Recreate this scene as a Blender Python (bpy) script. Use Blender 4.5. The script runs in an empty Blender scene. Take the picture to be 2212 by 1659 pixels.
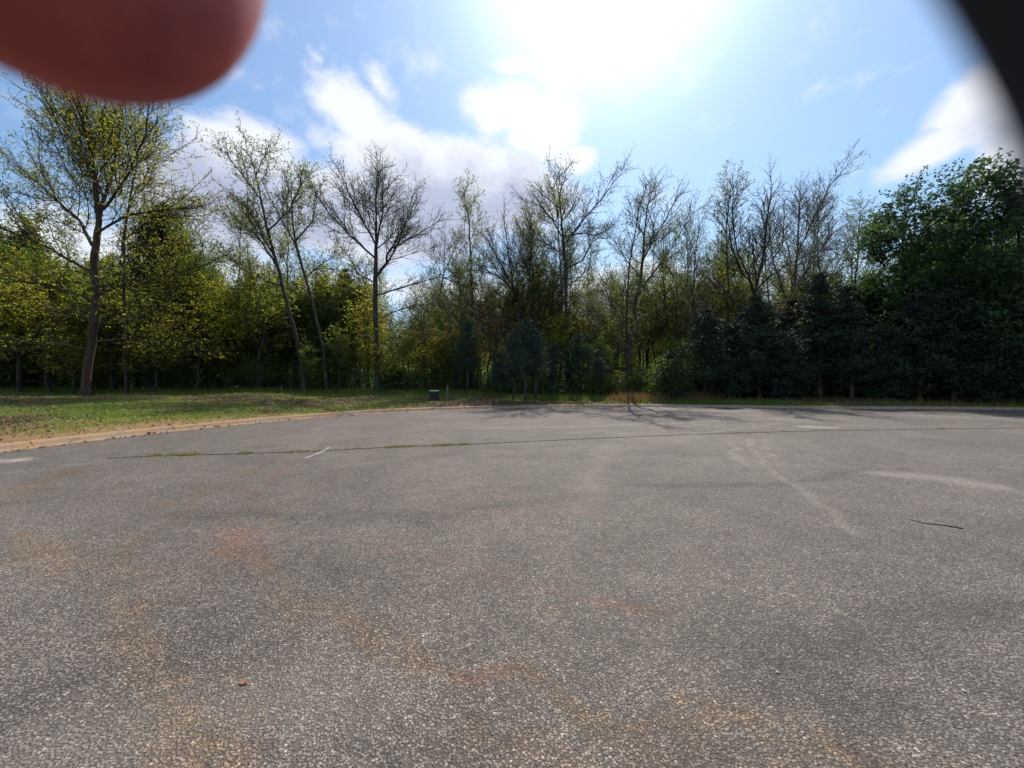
import bpy, math, random
import numpy as np
from mathutils import Vector
R = math.radians
rng = np.random.default_rng(7)
random.seed(7)
sc = bpy.context.scene
COL = sc.collection

# ------------------------------------------------------------------ camera
EYE = 1.6
F = 384.0            # focal length in pixels of a 1024 wide frame
HOR = 380.0          # row of the horizon in that frame
cam_d = bpy.data.cameras.new('camera')
cam = bpy.data.objects.new('camera', cam_d); COL.objects.link(cam)
cam.location = (0, 0, EYE); cam.rotation_euler = (R(90), 0, 0)
cam_d.sensor_width = 36; cam_d.lens = 36 * F / 1024
cam_d.shift_y = -(384 - HOR) / 1024
cam_d.clip_start = 0.001; cam_d.clip_end = 6000
cam_d.dof.use_dof = True; cam_d.dof.focus_distance = 28
cam_d.dof.aperture_fstop = cam_d.lens / 0.9     # pupil under a millimetre, as in a phone
sc.camera = cam
sc.view_settings.view_transform = 'Standard'; sc.view_settings.look = 'None'
sc.view_settings.exposure = 0.12; sc.view_settings.gamma = 1
sc.view_settings.use_curve_mapping = False
sc.cycles.transparent_max_bounces = 8
sc.cycles.max_bounces = 6; sc.cycles.diffuse_bounces = 3; sc.cycles.transmission_bounces = 4

SUN_AZ, SUN_EL = 15.0, 51.5
sun_d = bpy.data.lights.new('sun', 'SUN'); sun_d.energy = 4.6; sun_d.angle = R(0.55); sun_d.color = (1, .95, .87)
sun = bpy.data.objects.new('sun', sun_d); COL.objects.link(sun)
sv = Vector((math.sin(R(SUN_AZ)) * math.cos(R(SUN_EL)), math.cos(R(SUN_AZ)) * math.cos(R(SUN_EL)), math.sin(R(SUN_EL))))
sun.rotation_euler = sv.to_track_quat('Z', 'Y').to_euler(); sun.location = sv * 100

# ------------------------------------------------------------------ node helper
class NT:
    def __init__(s, tree): s.t = tree; s.n = tree.nodes; s.l = tree.links
    def add(s, typ, ins=None, **kw):
        n = s.n.new(typ)
        for k, v in kw.items(): setattr(n, k, v)
        for k, v in (ins or {}).items():
            if isinstance(v, bpy.types.NodeSocket): s.l.new(v, n.inputs[k])
            else: n.inputs[k].default_value = v
        return n
    def m(s, op, a, b=0.0, c=0.0, clamp=False):
        n = s.n.new('ShaderNodeMath'); n.operation = op; n.use_clamp = clamp
        for i, v in enumerate((a, b, c)):
            if isinstance(v, bpy.types.NodeSocket): s.l.new(v, n.inputs[i])
            else: n.inputs[i].default_value = v
        return n.outputs[0]
    def mix(s, f, a, b, blend='MIX'):
        n = s.n.new('ShaderNodeMix'); n.data_type = 'RGBA'; n.blend_type = blend
        for k, v in ((0, f), (6, a), (7, b)):
            if isinstance(v, bpy.types.NodeSocket): s.l.new(v, n.inputs[k])
            elif k == 0: n.inputs[0].default_value = v
            else: n.inputs[k].default_value = (*v[:3], 1)
        return n.outputs[2]
    def sm(s, v, a, b, lo=0.0, hi=1.0):
        n = s.n.new('ShaderNodeMapRange'); n.interpolation_type = 'SMOOTHSTEP'
        for k, x in enumerate((v, a, b, lo, hi)):
            if isinstance(x, bpy.types.NodeSocket): s.l.new(x, n.inputs[k])
            else: n.inputs[k].default_value = x
        return n.outputs[0]
    def noise(s, vec, scale, detail=3, rough=.55, dist=0.0, dims='3D'):
        n = s.n.new('ShaderNodeTexNoise'); n.noise_dimensions = dims
        s.l.new(vec, n.inputs['Vector'])
        n.inputs['Scale'].default_value = scale; n.inputs['Detail'].default_value = detail
        n.inputs['Roughness'].default_value = rough; n.inputs['Distortion'].default_value = dist
        return n.outputs[0]

# ------------------------------------------------------------------ sky
W = bpy.data.worlds.new('World'); sc.world = W; W.use_nodes = True
W.node_tree.nodes.clear()
w = NT(W.node_tree)
out = w.add('ShaderNodeOutputWorld')
bg = w.add('ShaderNodeBackground'); bg.inputs['Strength'].default_value = 0.1
w.l.new(bg.outputs[0], out.inputs[0])
sky = w.add('ShaderNodeTexSky', sky_type='NISHITA', sun_disc=False, sun_elevation=R(SUN_EL), sun_rotation=R(SUN_AZ))
sky.air_density = 1.25; sky.dust_density = .7; sky.ozone_density = 2.2; sky.altitude = 100
tc = w.add('ShaderNodeTexCoord'); dirv = tc.outputs['Generated']
sep = w.add('ShaderNodeSeparateXYZ', {0: dirv})
DX, DY, DZ = sep.outputs
az = w.m('MULTIPLY', w.m('ARCTAN2', DX, DY), 57.2958)
el = w.m('MULTIPLY', w.m('ARCSINE', DZ), 57.2958)
sdot = w.add('ShaderNodeVectorMath', {0: dirv, 1: tuple(sv)}, operation='DOT_PRODUCT').outputs['Value']
sang = w.m('MULTIPLY', w.m('ARCCOSINE', w.m('MINIMUM', sdot, .99999)), 57.2958)
def pang(px, py):     # a spot seen in the photo (2212 wide) as azimuth and elevation of the sky
    x = px / 2.16 - 512; y = HOR - py / 2.16
    return math.degrees(math.atan2(x, F)), math.degrees(math.atan2(y, math.hypot(F, x)))
# stretched cloud coordinates
cvec = w.add('ShaderNodeCombineXYZ', {0: w.m('ADD', w.m('MULTIPLY', az, .05), w.m('MULTIPLY', el, .03)),
                                      1: w.m('SUBTRACT', w.m('MULTIPLY', el, .085), w.m('MULTIPLY', az, .02)), 2: 0.0}).outputs[0]
n1 = w.noise(cvec, 1.6, 9, .62, .35)
n2 = w.noise(cvec, .7, 4, .5, .2)
wvec = w.add('ShaderNodeCombineXYZ', {0: w.m('MULTIPLY', w.m('ADD', az, w.m('MULTIPLY', el, 1.1)), .17), 1: w.m('MULTIPLY', w.m('SUBTRACT', el, w.m('MULTIPLY', az, .55)), .06), 2: 3.0}).outputs[0]
n3 = w.noise(wvec, 2.2, 8, .66, .6)
ivec = w.add('ShaderNodeCombineXYZ', {0: w.m('MULTIPLY', az, .08), 1: w.m('MULTIPLY', el, .1), 2: 7.0}).outputs[0]
n4 = w.noise(ivec, 2.6, 9, .6, .25)
def ell(px, py, rx, ry, k=1.0, rot=0.0):
    a0, e0 = pang(px, py)
    a1, _ = pang(px + rx, py); a2, _ = pang(px - rx, py); sa = (a1 - a2) / 2
    _, e1 = pang(px, py - ry); _, e2 = pang(px, py + ry); se = (e1 - e2) / 2
    da = w.m('SUBTRACT', az, a0); de = w.m('SUBTRACT', el, e0)
    c, s_ = math.cos(R(rot)), math.sin(R(rot))
    u = w.m('DIVIDE', w.m('ADD', w.m('MULTIPLY', da, c), w.m('MULTIPLY', de, s_)), sa)
    v = w.m('DIVIDE', w.m('SUBTRACT', w.m('MULTIPLY', de, c), w.m('MULTIPLY', da, s_)), se)
    d = w.m('SQRT', w.m('ADD', w.m('MULTIPLY', u, u), w.m('MULTIPLY', v, v)))
    q = w.m('SUBTRACT', 1.0, d)
    return w.m('MINIMUM', w.m('MULTIPLY', q, k), w.m('MULTIPLY', q, 1.5))
def union(lst):
    r = lst[0]
    for x in lst[1:]: r = w.m('MAXIMUM', r, x)
    return r
clouds = union([ell(*a) for a in (
    (540, 330, 170, 85, .9), (500, 440, 260, 120, 1), (765, 235, 120, 90, .9, -30), (815, 178, 60, 44, .5, -30), (690, 128, 34, 24, .4, -20),
    (880, 350, 200, 90, 1.1), (1000, 420, 280, 130, 1.2), (1090, 235, 105, 70, .9), (1180, 285, 105, 85, 1), (1220, 165, 60, 50, .6), (1110, 142, 55, 24, .5), (1245, 345, 62, 42, 1),
    (800, 470, 320, 120, 1.2), (2120, 235, 150, 110, 1, 35), (2020, 320, 170, 55, .9, 18), (2200, 330, 130, 120, 1),
    (1130, 640, 800, 60, .5),
    (300, 560, 500, 100, .6), (1400, 640, 320, 80, .4))])
# ordinary broken cloud over the part of the sky behind the viewer
back = w.m('MULTIPLY', w.sm(w.m('ABSOLUTE', az), 75, 110), w.sm(n2, .5, .62, 0, .6))
field = w.m('ADD', w.m('MAXIMUM', clouds, w.m('SUBTRACT', back, .12)), w.m('ADD', w.m('MULTIPLY', w.m('SUBTRACT', n1, .5), 1.35), w.m('MULTIPLY', w.m('SUBTRACT', n4, .5), .55)))
mask = w.sm(field, -.10, .42)
grey = union([ell(*a) for a in ((960, 470, 330, 150, 1.2), (560, 450, 380, 130, 1.1), (1120, 430, 110, 110, .9), (2150, 300, 130, 120, .5))])
gm = w.sm(w.m('ADD', grey, w.m('ADD', w.m('MULTIPLY', w.m('SUBTRACT', w.noise(cvec, 1.6, 5, .55, .3), .5), 1.1), w.m('ADD', w.m('MULTIPLY', w.m('SUBTRACT', n3, .5), .35), w.m('MULTIPLY', w.m('SUBTRACT', n4, .5), .9)))), -.12, .85)
ccol = w.mix(gm, (8.0, 8.3, 9.0), (3.9, 4.4, 6.0))
skyc = w.mix(1.0, sky.outputs[0], (.97, 1.18, 1.32), 'MULTIPLY')
base = w.mix(mask, skyc, ccol)
veil = w.m('MULTIPLY', w.m('POWER', 2.718, w.m('MULTIPLY', w.m('MULTIPLY', sang, sang), -1 / 115.0)), 9.0)
veil2 = w.m('MULTIPLY', w.m('POWER', 2.718, w.m('DIVIDE', sang, -32.0)), 2.7)
gl = w.m('ADD', veil, veil2)
glc = w.add('ShaderNodeCombineColor', {0: w.m('MULTIPLY', gl, .97), 1: gl, 2: w.m('MULTIPLY', gl, 1.02)}).outputs[0]
w.l.new(w.mix(1.0, base, glc, 'ADD'), bg.inputs['Color'])

# ------------------------------------------------------------------ materials
def newmat(name):
    m = bpy.data.materials.new(name); m.use_nodes = True; m.node_tree.nodes.clear()
    t = NT(m.node_tree); o = t.add('ShaderNodeOutputMaterial')
    return m, t, o
def principled(t, o, col, rough=.8, spec=.3, normal=None, **kw):
    p = t.add('ShaderNodeBsdfPrincipled')
    if isinstance(col, bpy.types.NodeSocket): t.l.new(col, p.inputs['Base Color'])
    else: p.inputs['Base Color'].default_value = (*col, 1)
    if isinstance(rough, bpy.types.NodeSocket): t.l.new(rough, p.inputs['Roughness'])
    else: p.inputs['Roughness'].default_value = rough
    p.inputs['Specular IOR Level'].default_value = spec
    if normal: t.l.new(normal, p.inputs['Normal'])
    for k, v in kw.items(): p.inputs[k].default_value = v
    t.l.new(p.outputs[0], o.inputs[0]); return p
def bump(t, h, strength, dist):
    return t.add('ShaderNodeBump', {'Height': h, 'Strength': strength, 'Distance': dist}).outputs[0]

def bark_mat(name, c1, c2):
    m, t, o = newmat(name)
    g = t.add('ShaderNodeNewGeometry').outputs['Position']
    st = t.add('ShaderNodeVectorMath', {0: g, 1: (1, 1, .22)}, operation='MULTIPLY').outputs[0]
    n = t.noise(st, 14, 6, .65); n2 = t.noise(g, 1.3, 3)
    c = t.mix(t.sm(n, .35, .68), c1, c2)
    c = t.mix(t.sm(n2, .45, .7, 0, .45), c, [x * .8 + .02 for x in c2])
    principled(t, o, c, .9, .2, bump(t, n, .8, .03)); return m
M_BARK = bark_mat('grey_bark', (.022, .019, .017), (.085, .074, .064))
M_BARKR = bark_mat('brown_bark', (.035, .022, .017), (.10, .068, .05))
M_BARKP = bark_mat('pale_bark', (.05, .045, .04), (.17, .155, .14))

def leaf_mat(name, cols, trans=.5, clump=.5):
    """leaves that let light through; hue differs from leaf to leaf and a little from bough to bough"""
    m, t, o = newmat(name)
    g = t.add('ShaderNodeNewGeometry')
    rnd = g.outputs['Random Per Island']
    n = t.noise(g.outputs['Position'], clump, 3)
    c = t.mix(t.sm(rnd, .15, .85), cols[0], cols[1])
    c = t.mix(t.sm(n, .42, .62, 0, .8), c, cols[2])
    d = t.add('ShaderNodeBsdfPrincipled', {'Base Color': c, 'Roughness': .55, 'Specular IOR Level': .35})
    tr = t.add('ShaderNodeBsdfTranslucent', {'Color': t.mix(1.0, c, (1.5, 1.45, .55), 'MULTIPLY')})
    mx = t.add('ShaderNodeMixShader', {0: trans, 1: d.outputs[0], 2: tr.outputs[0]})
    t.l.new(mx.outputs[0], o.inputs[0]); return m
L_OAK = leaf_mat('young_oak_leaves', [(.14, .19, .04), (.21, .25, .05), (.26, .25, .05)], .58)
L_YEL = leaf_mat('yellow_green_leaves', [(.20, .24, .03), (.30, .32, .04), (.33, .27, .05)], .6)
L_GRN = leaf_mat('fresh_green_leaves', [(.08, .15, .03), (.15, .23, .05), (.20, .23, .045)], .56)
L_BUD = leaf_mat('buds_and_catkins', [(.12, .15, .05), (.19, .21, .09), (.20, .18, .08)], .5)
L_DRK = leaf_mat('dark_green_leaves', [(.045, .095, .03), (.075, .145, .045), (.05, .11, .055)], .45)
L_CED = leaf_mat('cedar_foliage', [(.016, .030, .018), (.030, .050, .026), (.024, .038, .03)], .12, .8)
L_PIN = leaf_mat('pine_needles', [(.02, .045, .03), (.035, .07, .045), (.03, .055, .045)], .15, .8)
L_RED = leaf_mat('russet_leaves', [(.26, .12, .04), (.32, .18, .05), (.22, .16, .04)], .5)
L_GRS = leaf_mat('grass_blades', [(.10, .17, .03), (.17, .24, .045), (.24, .24, .07)], .45, .35)
L_DRY = leaf_mat('dry_straw', [(.24, .14, .08), (.30, .20, .11), (.18, .10, .06)], .3)
L_LIT = leaf_mat('fallen_leaves', [(.13, .07, .04), (.22, .13, .08), (.10, .06, .045)], .1)

# ------------------------------------------------------------------ mesh helpers
def mesh_from(name, V, polys, mat, smooth=False):
    """polys: list of integer arrays (n,k)"""
    me = bpy.data.meshes.new(name)
    V = np.asarray(V, np.float32)
    polys = [np.asarray(p, np.int32) for p in polys if len(p)]
    me.vertices.add(len(V)); me.vertices.foreach_set('co', V.ravel())
    loops = np.concatenate([p.ravel() for p in polys])
    sizes = np.concatenate([np.full(len(p), p.shape[1], np.int32) for p in polys])
    starts = np.concatenate([[0], np.cumsum(sizes)[:-1]]).astype(np.int32)
    me.loops.add(len(loops)); me.loops.foreach_set('vertex_index', loops)
    me.polygons.add(len(sizes)); me.polygons.foreach_set('loop_start', starts)
    try: me.polygons.foreach_set('loop_total', sizes)
    except Exception: pass
    me.polygons.foreach_set('use_smooth', np.full(len(sizes), smooth, bool))
    me.update(calc_edges=True)
    if mat: me.materials.append(mat)
    return me
def obj(name, me, parent=None, loc=(0, 0, 0)):
    o = bpy.data.objects.new(name, me); COL.objects.link(o); o.location = loc
    if parent: o.parent = parent
    return o
def tag(o, label=None, cat=None, group=None, kind=None):
    if label: o['label'] = label
    if cat: o['category'] = cat
    if group: o['group'] = group
    if kind: o['kind'] = kind
    return o
def empty(name, loc, label, cat, group=None):
    o = bpy.data.objects.new(name, None); COL.objects.link(o); o.location = loc
    o.empty_display_size = .3
    return tag(o, label, cat, group)
def norm(a): return a / np.maximum(np.linalg.norm(a, axis=-1, keepdims=True), 1e-9)

def frames(d):
    ref = np.where(np.abs(d[:, 2:3]) > .9, np.array([[1., 0, 0]]), np.array([[0., 0, 1.]]))
    # a continuous frame for mostly upright wood
    ref = np.tile(np.array([[.83, .55, .02]]), (len(d), 1))
    bad = np.abs((ref * d).sum(1)) > .93
    ref[bad] = (0, .1, 1)
    u = norm(np.cross(d, ref)); v = np.cross(d, u)
    return u, v
def frusta(P0, D0, r0, P1, D1, r1, k):
    n = len(P0)
    a = np.arange(k) * 2 * np.pi / k
    ca, sa = np.cos(a)[None, :, None], np.sin(a)[None, :, None]
    u0, v0 = frames(D0); u1, v1 = frames(D1)
    A = P0[:, None] + r0[:, None, None] * (u0[:, None] * ca + v0[:, None] * sa)
    B = P1[:, None] + r1[:, None, None] * (u1[:, None] * ca + v1[:, None] * sa)
    V = np.concatenate([A, B], 1).reshape(-1, 3)
    i = np.arange(k); j = (i + 1) % k
    q = np.stack([i, j, j + k, i + k], 1)
    Q = (q[None] + (np.arange(n) * 2 * k)[:, None, None]).reshape(-1, 4)
    return V, Q
def leaf_quads(P, size, flat=0.0, asp=.55, rg=rng, droop=0.0):
    """folded rhombic leaves at points P"""
    n = len(P)
    a = rg.normal(size=(n, 3)); a[:, 2] *= (1 - flat * .75); a[:, 2] -= droop; a = norm(a)
    nn = rg.normal(size=(n, 3)); nn[:, 2] += flat * 2.5; b = norm(np.cross(nn, a))
    s = (size * rg.uniform(.6, 1.3, n))[:, None]
    V = np.stack([P, P + a * s * .5 + b * s * asp * .5, P + a * s, P + a * s * .5 - b * s * asp * .5], 1).reshape(-1, 3)
    Q = np.arange(4 * n).reshape(n, 4)
    return V, Q
def leaf_tris(P, size, rg=rng, asp=.5, droop=0.0):
    n = len(P); a = rg.normal(size=(n, 3)); a[:, 2] += droop; a = norm(a); b = norm(np.cross(rg.normal(size=(n, 3)), a))
    s = (size * rg.uniform(.6, 1.3, n))[:, None]
    V = np.stack([P - b * s * asp * .5, P + b * s * asp * .5, P + a * s], 1).reshape(-1, 3)
    return V, np.arange(3 * n).reshape(n, 3)

# ------------------------------------------------------------------ terrain
_az = np.array([-180, -150, -110, -80, -53.1, -40.4, -31.2, -19.3, -7.2, 8, 25.3, 39.7, 53.3, 62, 70, 78, 86, 96, 105, 120, 150, 180.])
_rr = np.array([9.5, 9.5, 10.2, 11.5, 14, 16.0, 17.5, 19.7, 20.9, 22.3, 24.5, 27.2, 33.6, 41, 55, 70, 70, 40, 22, 13, 10, 9.5])
def kerb_r(a):          # distance of the road's edge in direction a (degrees, 0 = forward)
    a = (np.asarray(a, float) + 180) % 360 - 180
    t = np.zeros_like(a)
    for k in (-4, -2, 0, 2, 4): t += np.interp((a + k + 180) % 360 - 180, _az, _rr)
    return t / 5
KW = 0.62               # gutter, face and top of the kerb together
def hnoise(x, y): return .06 * np.sin(x * .31 + 1) * np.cos(y * .27) + .04 * np.sin(x * .83 + y * .6)
def ground_z(x, y):
    x = np.asarray(x, float); y = np.asarray(y, float)
    r = np.hypot(x, y); a = np.degrees(np.arctan2(x, y))
    d = np.maximum(r - kerb_r(a) - KW, 0)
    return .125 + .75 * (1 - np.exp(-d / 11)) + hnoise(x, y) * np.minimum(d / 3, 1)
def P3(px, py, Y):      # the point at depth Y seen at a spot of the photo (2212 wide)
    return np.array([(px / 2.16 - 512) / F * Y, Y, EYE + (HOR - py / 2.16) / F * Y])
def G2(px, py):         # the point of the flat road seen there
    Y = EYE * F / (py / 2.16 - HOR)
    return np.array([(px / 2.16 - 512) / F * Y, Y])

def vn(x, y, s, seed=0):   # cheap smooth noise, 0..1
    x = x * s + seed * 17.3; y = y * s - seed * 9.1
    xi = np.floor(x).astype(int); yi = np.floor(y).astype(int); fx = x - xi; fy = y - yi
    fx = fx * fx * (3 - 2 * fx); fy = fy * fy * (3 - 2 * fy)
    def h(i, j): v = np.sin(i * 127.1 + j * 311.7 + seed * 74.7) * 43758.5453; return v - np.floor(v)
    return (h(xi, yi) * (1 - fx) + h(xi + 1, yi) * fx) * (1 - fy) + (h(xi, yi + 1) * (1 - fx) + h(xi + 1, yi + 1) * fx) * fy
def fbm(x, y, s, seed=0): return (vn(x, y, s, seed) * .5 + vn(x, y, s * 2.1, seed + 1) * .3 + vn(x, y, s * 4.3, seed + 2) * .2)

# road: star-shaped sheet, finest near the middle
angs = np.concatenate([np.arange(-66, 66, .4), np.arange(66, 294, 3.0)])
NA = len(angs)
def polar_sheet(rad, zf):
    A = np.radians(angs)
    X = rad * np.sin(A)[None]; Y = rad * np.cos(A)[None]
    Z = zf(X, Y)
    V = np.stack([X, Y, Z], -1).reshape(-1, 3)
    nr = rad.shape[0]
    i = np.arange(nr - 1)[:, None] * NA; j = np.arange(NA)[None]; j2 = (j + 1) % NA
    Q = np.stack([i + j, i + NA + j, i + NA + j2, i + j2], -1).reshape(-1, 4)
    return V, Q
KR = kerb_r(angs)
tt = np.concatenate([[0.002], np.geomspace(.035, 1, 200)])
V, Q = polar_sheet(tt[:, None] * (KR[None] + .01), lambda x, y: .012 * (fbm(x, y, .35, 3) - .5) * np.minimum(np.hypot(x, y) / 6, 1) * np.clip((kerb_r(np.degrees(np.arctan2(x, y))) - np.hypot(x, y)) / 2, 0, 1))
rx, ry = V[:, 0], V[:, 1]
def seg_dist(pts, x, y):
    d = np.full(len(x), 1e9)
    for (a, b) in zip(pts[:-1], pts[1:]):
        ab = b - a; t = np.clip(((x - a[0]) * ab[0] + (y - a[1]) * ab[1]) / (ab @ ab), 0, 1)
        d = np.minimum(d, np.hypot(x - a[0] - t * ab[0], y - a[1] - t * ab[1]))
    return d
wx = rx + (vn(rx, ry, 2.5, 5) - .5) * .3 + (vn(rx, ry, 9, 15) - .5) * .1; wy = ry + (vn(rx, ry, 2.5, 6) - .5) * .3 + (vn(rx, ry, 9, 16) - .5) * .1
def stroke(pxs, wdt, soft=1.0):
    pts = [G2(*p) for p in pxs]
    return np.clip(1.2 - seg_dist(pts, wx, wy) / wdt, 0, 1) ** soft
clay = np.zeros(len(rx)); pale = np.zeros(len(rx)); pink = np.zeros(len(rx)); dark = np.zeros(len(rx))
for pts, wd, k in (
    (((500, 1150), (560, 1230), (620, 1290), (740, 1345), (900, 1420), (1080, 1480), (1300, 1540), (1600, 1590), (1900, 1640)), .12, .95),
    (((0, 1150), (120, 1190), (250, 1240), (420, 1262)), .22, .9),
    (((250, 1250), (300, 1370), (340, 1470), (420, 1560), (480, 1640)), .16, .75),
    (((30, 1070), (90, 1040), (170, 1012)), .25, .8), (((370, 1090), (440, 1055)), .2, .7), (((310, 1140), (360, 1130)), .14, .8),
    (((220, 1060), (250, 1045)), .12, .7), (((1050, 1620), (1400, 1610), (2000, 1650)), .12, .5), (((1180, 1310), (1400, 1305)), .06, .6),
    (((520, 1440), (540, 1530)), .1, .3), (((0, 1110), (60, 1065), (170, 1010), (330, 995)), .12, .6), (((420, 1080), (520, 1020), (640, 985)), .1, .6), (((180, 1320), (260, 1210), (400, 1110), (470, 1050)), .09, .6), (((520, 1240), (520, 1180), (600, 1090), (760, 1010)), .08, .6)):
    clay = np.maximum(clay, stroke(pts, wd) * k)
for pts, wd, k in ((((540, 1080), (600, 1020), (680, 985)), .22, .9), (((480, 1130), (560, 1220)), .18, .9), (((960, 1110), (1300, 1108)), .10, .9),
                   (((830, 1180), (1100, 1250), (1450, 1330)), .10, .7), (((1250, 912), (900, 935)), .5, .6), (((1500, 912), (1650, 910)), .5, .6), (((1100, 1480), (1000, 1450)), .1, .5)):
    pink = np.maximum(pink, stroke(pts, wd) * k)
for pts, wd, k in ((((1576, 955), (1582, 975), (1600, 993), (1640, 1012)), .09, .9), (((1622, 950), (1628, 975), (1648, 1000), (1700, 1040), (1790, 1110), (1840, 1150)), .08, .9), (((1648, 945), (1652, 965), (1670, 990), (1730, 1035)), .05, .6),
                   (((1930, 1025), (2060, 1038), (2120, 1048)), .33, 1.3), (((1480, 940), (1600, 925), (1760, 905), (1900, 898)), .12, .8), (((1230, 935), (1300, 930), (1370, 945)), .15, .6), (((1735, 922), (1790, 923)), .28, 2.6), (((0, 996), (50, 994)), .2, 3.5), (((1320, 960), (1290, 1010), (1270, 1110)), .3, .45),
                   (((1000, 925), (1250, 921), (1600, 908), (1750, 903)), .35, .6), (((0, 1650), (300, 1560), (700, 1500)), .35, .5), (((1500, 915), (1700, 945)), .2, .5),
                   (((1900, 895), (2212, 905)), .8, .7)):
    pale = np.maximum(pale, stroke(pts, wd) * k)
for pts, wd, k in ((((1400, 1050), (1650, 1045), (1950, 1010)), .16, .7), (((1420, 975), (1560, 985)), .3, .35), (((400, 1110), (900, 1115), (1300, 1065)), .2, .55), (((1560, 975), (1575, 1005), (1620, 1020)), .1, .4),
                   (((1700, 1420), (2000, 1350), (2212, 1320)), .25, .6), (((1600, 1500), (1850, 1480)), .2, .6), (((700, 1220), (760, 1240)), .15, .5)):
    dark = np.maximum(dark, stroke(pts, wd) * k)
patch = fbm(rx, ry, 1.7, 11)
clay = np.clip(clay * 1.35, 0, 1) * np.clip(patch * 3.0 - .45, 0.4, 1) * np.clip(fbm(rx, ry, 6, 61) * 2.6 - .3, .45, 1); pink *= np.clip(fbm(rx, ry, 2.5, 21) * 2.6 - .3, .2, 1)
me = mesh_from('asphalt_road', V, [Q], None, True)
ca = me.color_attributes.new('wear', 'FLOAT_COLOR', 'POINT')
ca.data.foreach_set('color', np.stack([clay, pale, pink, dark], 1).astype(np.float32).ravel())
m, t, o = newmat('worn_asphalt')
gp = t.add('ShaderNodeNewGeometry').outputs['Position']
at = t.add('ShaderNodeAttribute', attribute_name='wear')
s3 = t.add('ShaderNodeSeparateColor', {0: at.outputs['Color']}); aC, aP, aK = s3.outputs[0], s3.outputs[1], s3.outputs[2]; aD = at.outputs['Alpha']
wn = t.add('ShaderNodeTexNoise', {'Vector': gp, 'Scale': 60.0}); wv = t.add('ShaderNodeVectorMath', {0: wn.outputs['Color'], 3: .008}, operation='SCALE').outputs[0]
gw = t.add('ShaderNodeVectorMath', {0: gp, 1: wv}, operation='ADD').outputs[0]
v1 = t.add('ShaderNodeTexVoronoi', {'Vector': gw, 'Scale': 74.0, 'Randomness': 1.0}, feature='F1')
v2 = t.add('ShaderNodeTexVoronoi', {'Vector': gw, 'Scale': 130.0}, feature='F1')
cr = t.add('ShaderNodeSeparateColor', {0: v1.outputs['Color']}).outputs
cr2 = t.add('ShaderNodeSeparateColor', {0: v2.outputs['Color']}).outputs
stone = t.sm(v1.outputs['Distance'], .68, .42)            # 1 on a stone, 0 in the tar between
stone = t.m('MULTIPLY', stone, t.sm(cr[1], .12, .2))
lum = t.m('ADD', t.sm(cr[0], .0, 1.0, .105, .26), t.sm(cr[0], .95, .99, 0, .16))
lum = t.m('ADD', lum, t.m('MULTIPLY', t.m('SUBTRACT', cr2[0], .5), .05))
big = t.noise(gp, .3, 5, .6, .8); mid = t.noise(gp, 1.6, 5, .65, 1.2); fine = t.noise(gp, 14, 3, .6)
tarl = t.m('ADD', .032, t.m('MULTIPLY', cr2[1], .08))
l = t.m('ADD', t.m('MULTIPLY', stone, lum), t.m('MULTIPLY', t.m('SUBTRACT', 1.0, stone), tarl))
l = t.m('MULTIPLY', l, t.sm(big, .3, .7, .86, 1.14)); l = t.m('MULTIPLY', l, t.sm(mid, .3, .7, .86, 1.14)); l = t.m('MULTIPLY', l, t.sm(fine, .3, .7, .86, 1.14))
l = t.m('MULTIPLY', l, t.m('SUBTRACT', 1.0, t.m('MULTIPLY', aD, .42)))
l = t.m('ADD', t.m('MULTIPLY', l, t.m('SUBTRACT', 1.0, t.m('MULTIPLY', aP, .2))), t.m('MULTIPLY', aP, .095))
g3 = t.add('ShaderNodeCombineColor', {0: t.m('MULTIPLY', l, 1.10), 1: t.m('MULTIPLY', l, .905), 2: t.m('MULTIPLY', l, .74)}).outputs[0]
g3 = t.mix(t.m('MULTIPLY', t.sm(cr[2], .85, .95), .35), g3, t.mix(1.0, g3, (1.25, 1.0, .75), 'MULTIPLY'))
g3 = t.mix(t.m('MULTIPLY', t.m('MULTIPLY', aC, t.sm(fine, .34, .6, .5, 1.0)), .9), g3, t.mix(1.0, g3, (1.12, .92, .68), 'MULTIPLY'))
g3 = t.mix(t.m('MULTIPLY', aK, .7), g3, t.mix(1.0, g3, (1.22, .92, .88), 'MULTIPLY'))
hgt = t.m('ADD', t.m('MULTIPLY', stone, t.m('SUBTRACT', 1.0, v1.outputs['Distance'])), t.m('MULTIPLY', cr[1], .4))
principled(t, o, g3, .72, .35, bump(t, hgt, .85, .009))
me.materials.append(m)
road = tag(obj('road', me), 'worn grey asphalt turning circle with pale scuffs and clay stains', kind='structure')

# ground: one sheet from the kerb to beyond the horizon
dd = np.concatenate([[-.02, .25, .6], np.geomspace(1.0, 60, 70), np.geomspace(70, 3000, 12)])
V, Q = polar_sheet((KR + KW)[None] + dd[:, None], lambda x, y: ground_z(x, y) - .012)
gx, gy = V[:, 0], V[:, 1]; gd = np.hypot(gx, gy) - kerb_r(np.degrees(np.arctan2(gx, gy))) - KW
ga = np.degrees(np.arctan2(gx, gy))
def edge_depth(a):   # how far behind the kerb the woods begin
    return np.interp(a, [-75, -55, -48, -38, -30, -18, -10, -4, 0, 5, 12, 25, 40, 60], [34, 29, 24.5, 18.2, 14, 10.5, 9.3, 7, 3.6, 2.9, 3.0, .9, .7, .7])
litter = np.clip((gd - edge_depth(ga)) / 1.6 + (fbm(gx, gy, .8, 31) - .5) * 1.5, 0, 1)
clayg = np.clip(1.25 - gd / (2.7 * np.clip((-ga - 22) / 25, .12, 1.3)) + (fbm(gx, gy, .9, 41) - .5) * 1.5, 0, 1)
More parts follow.
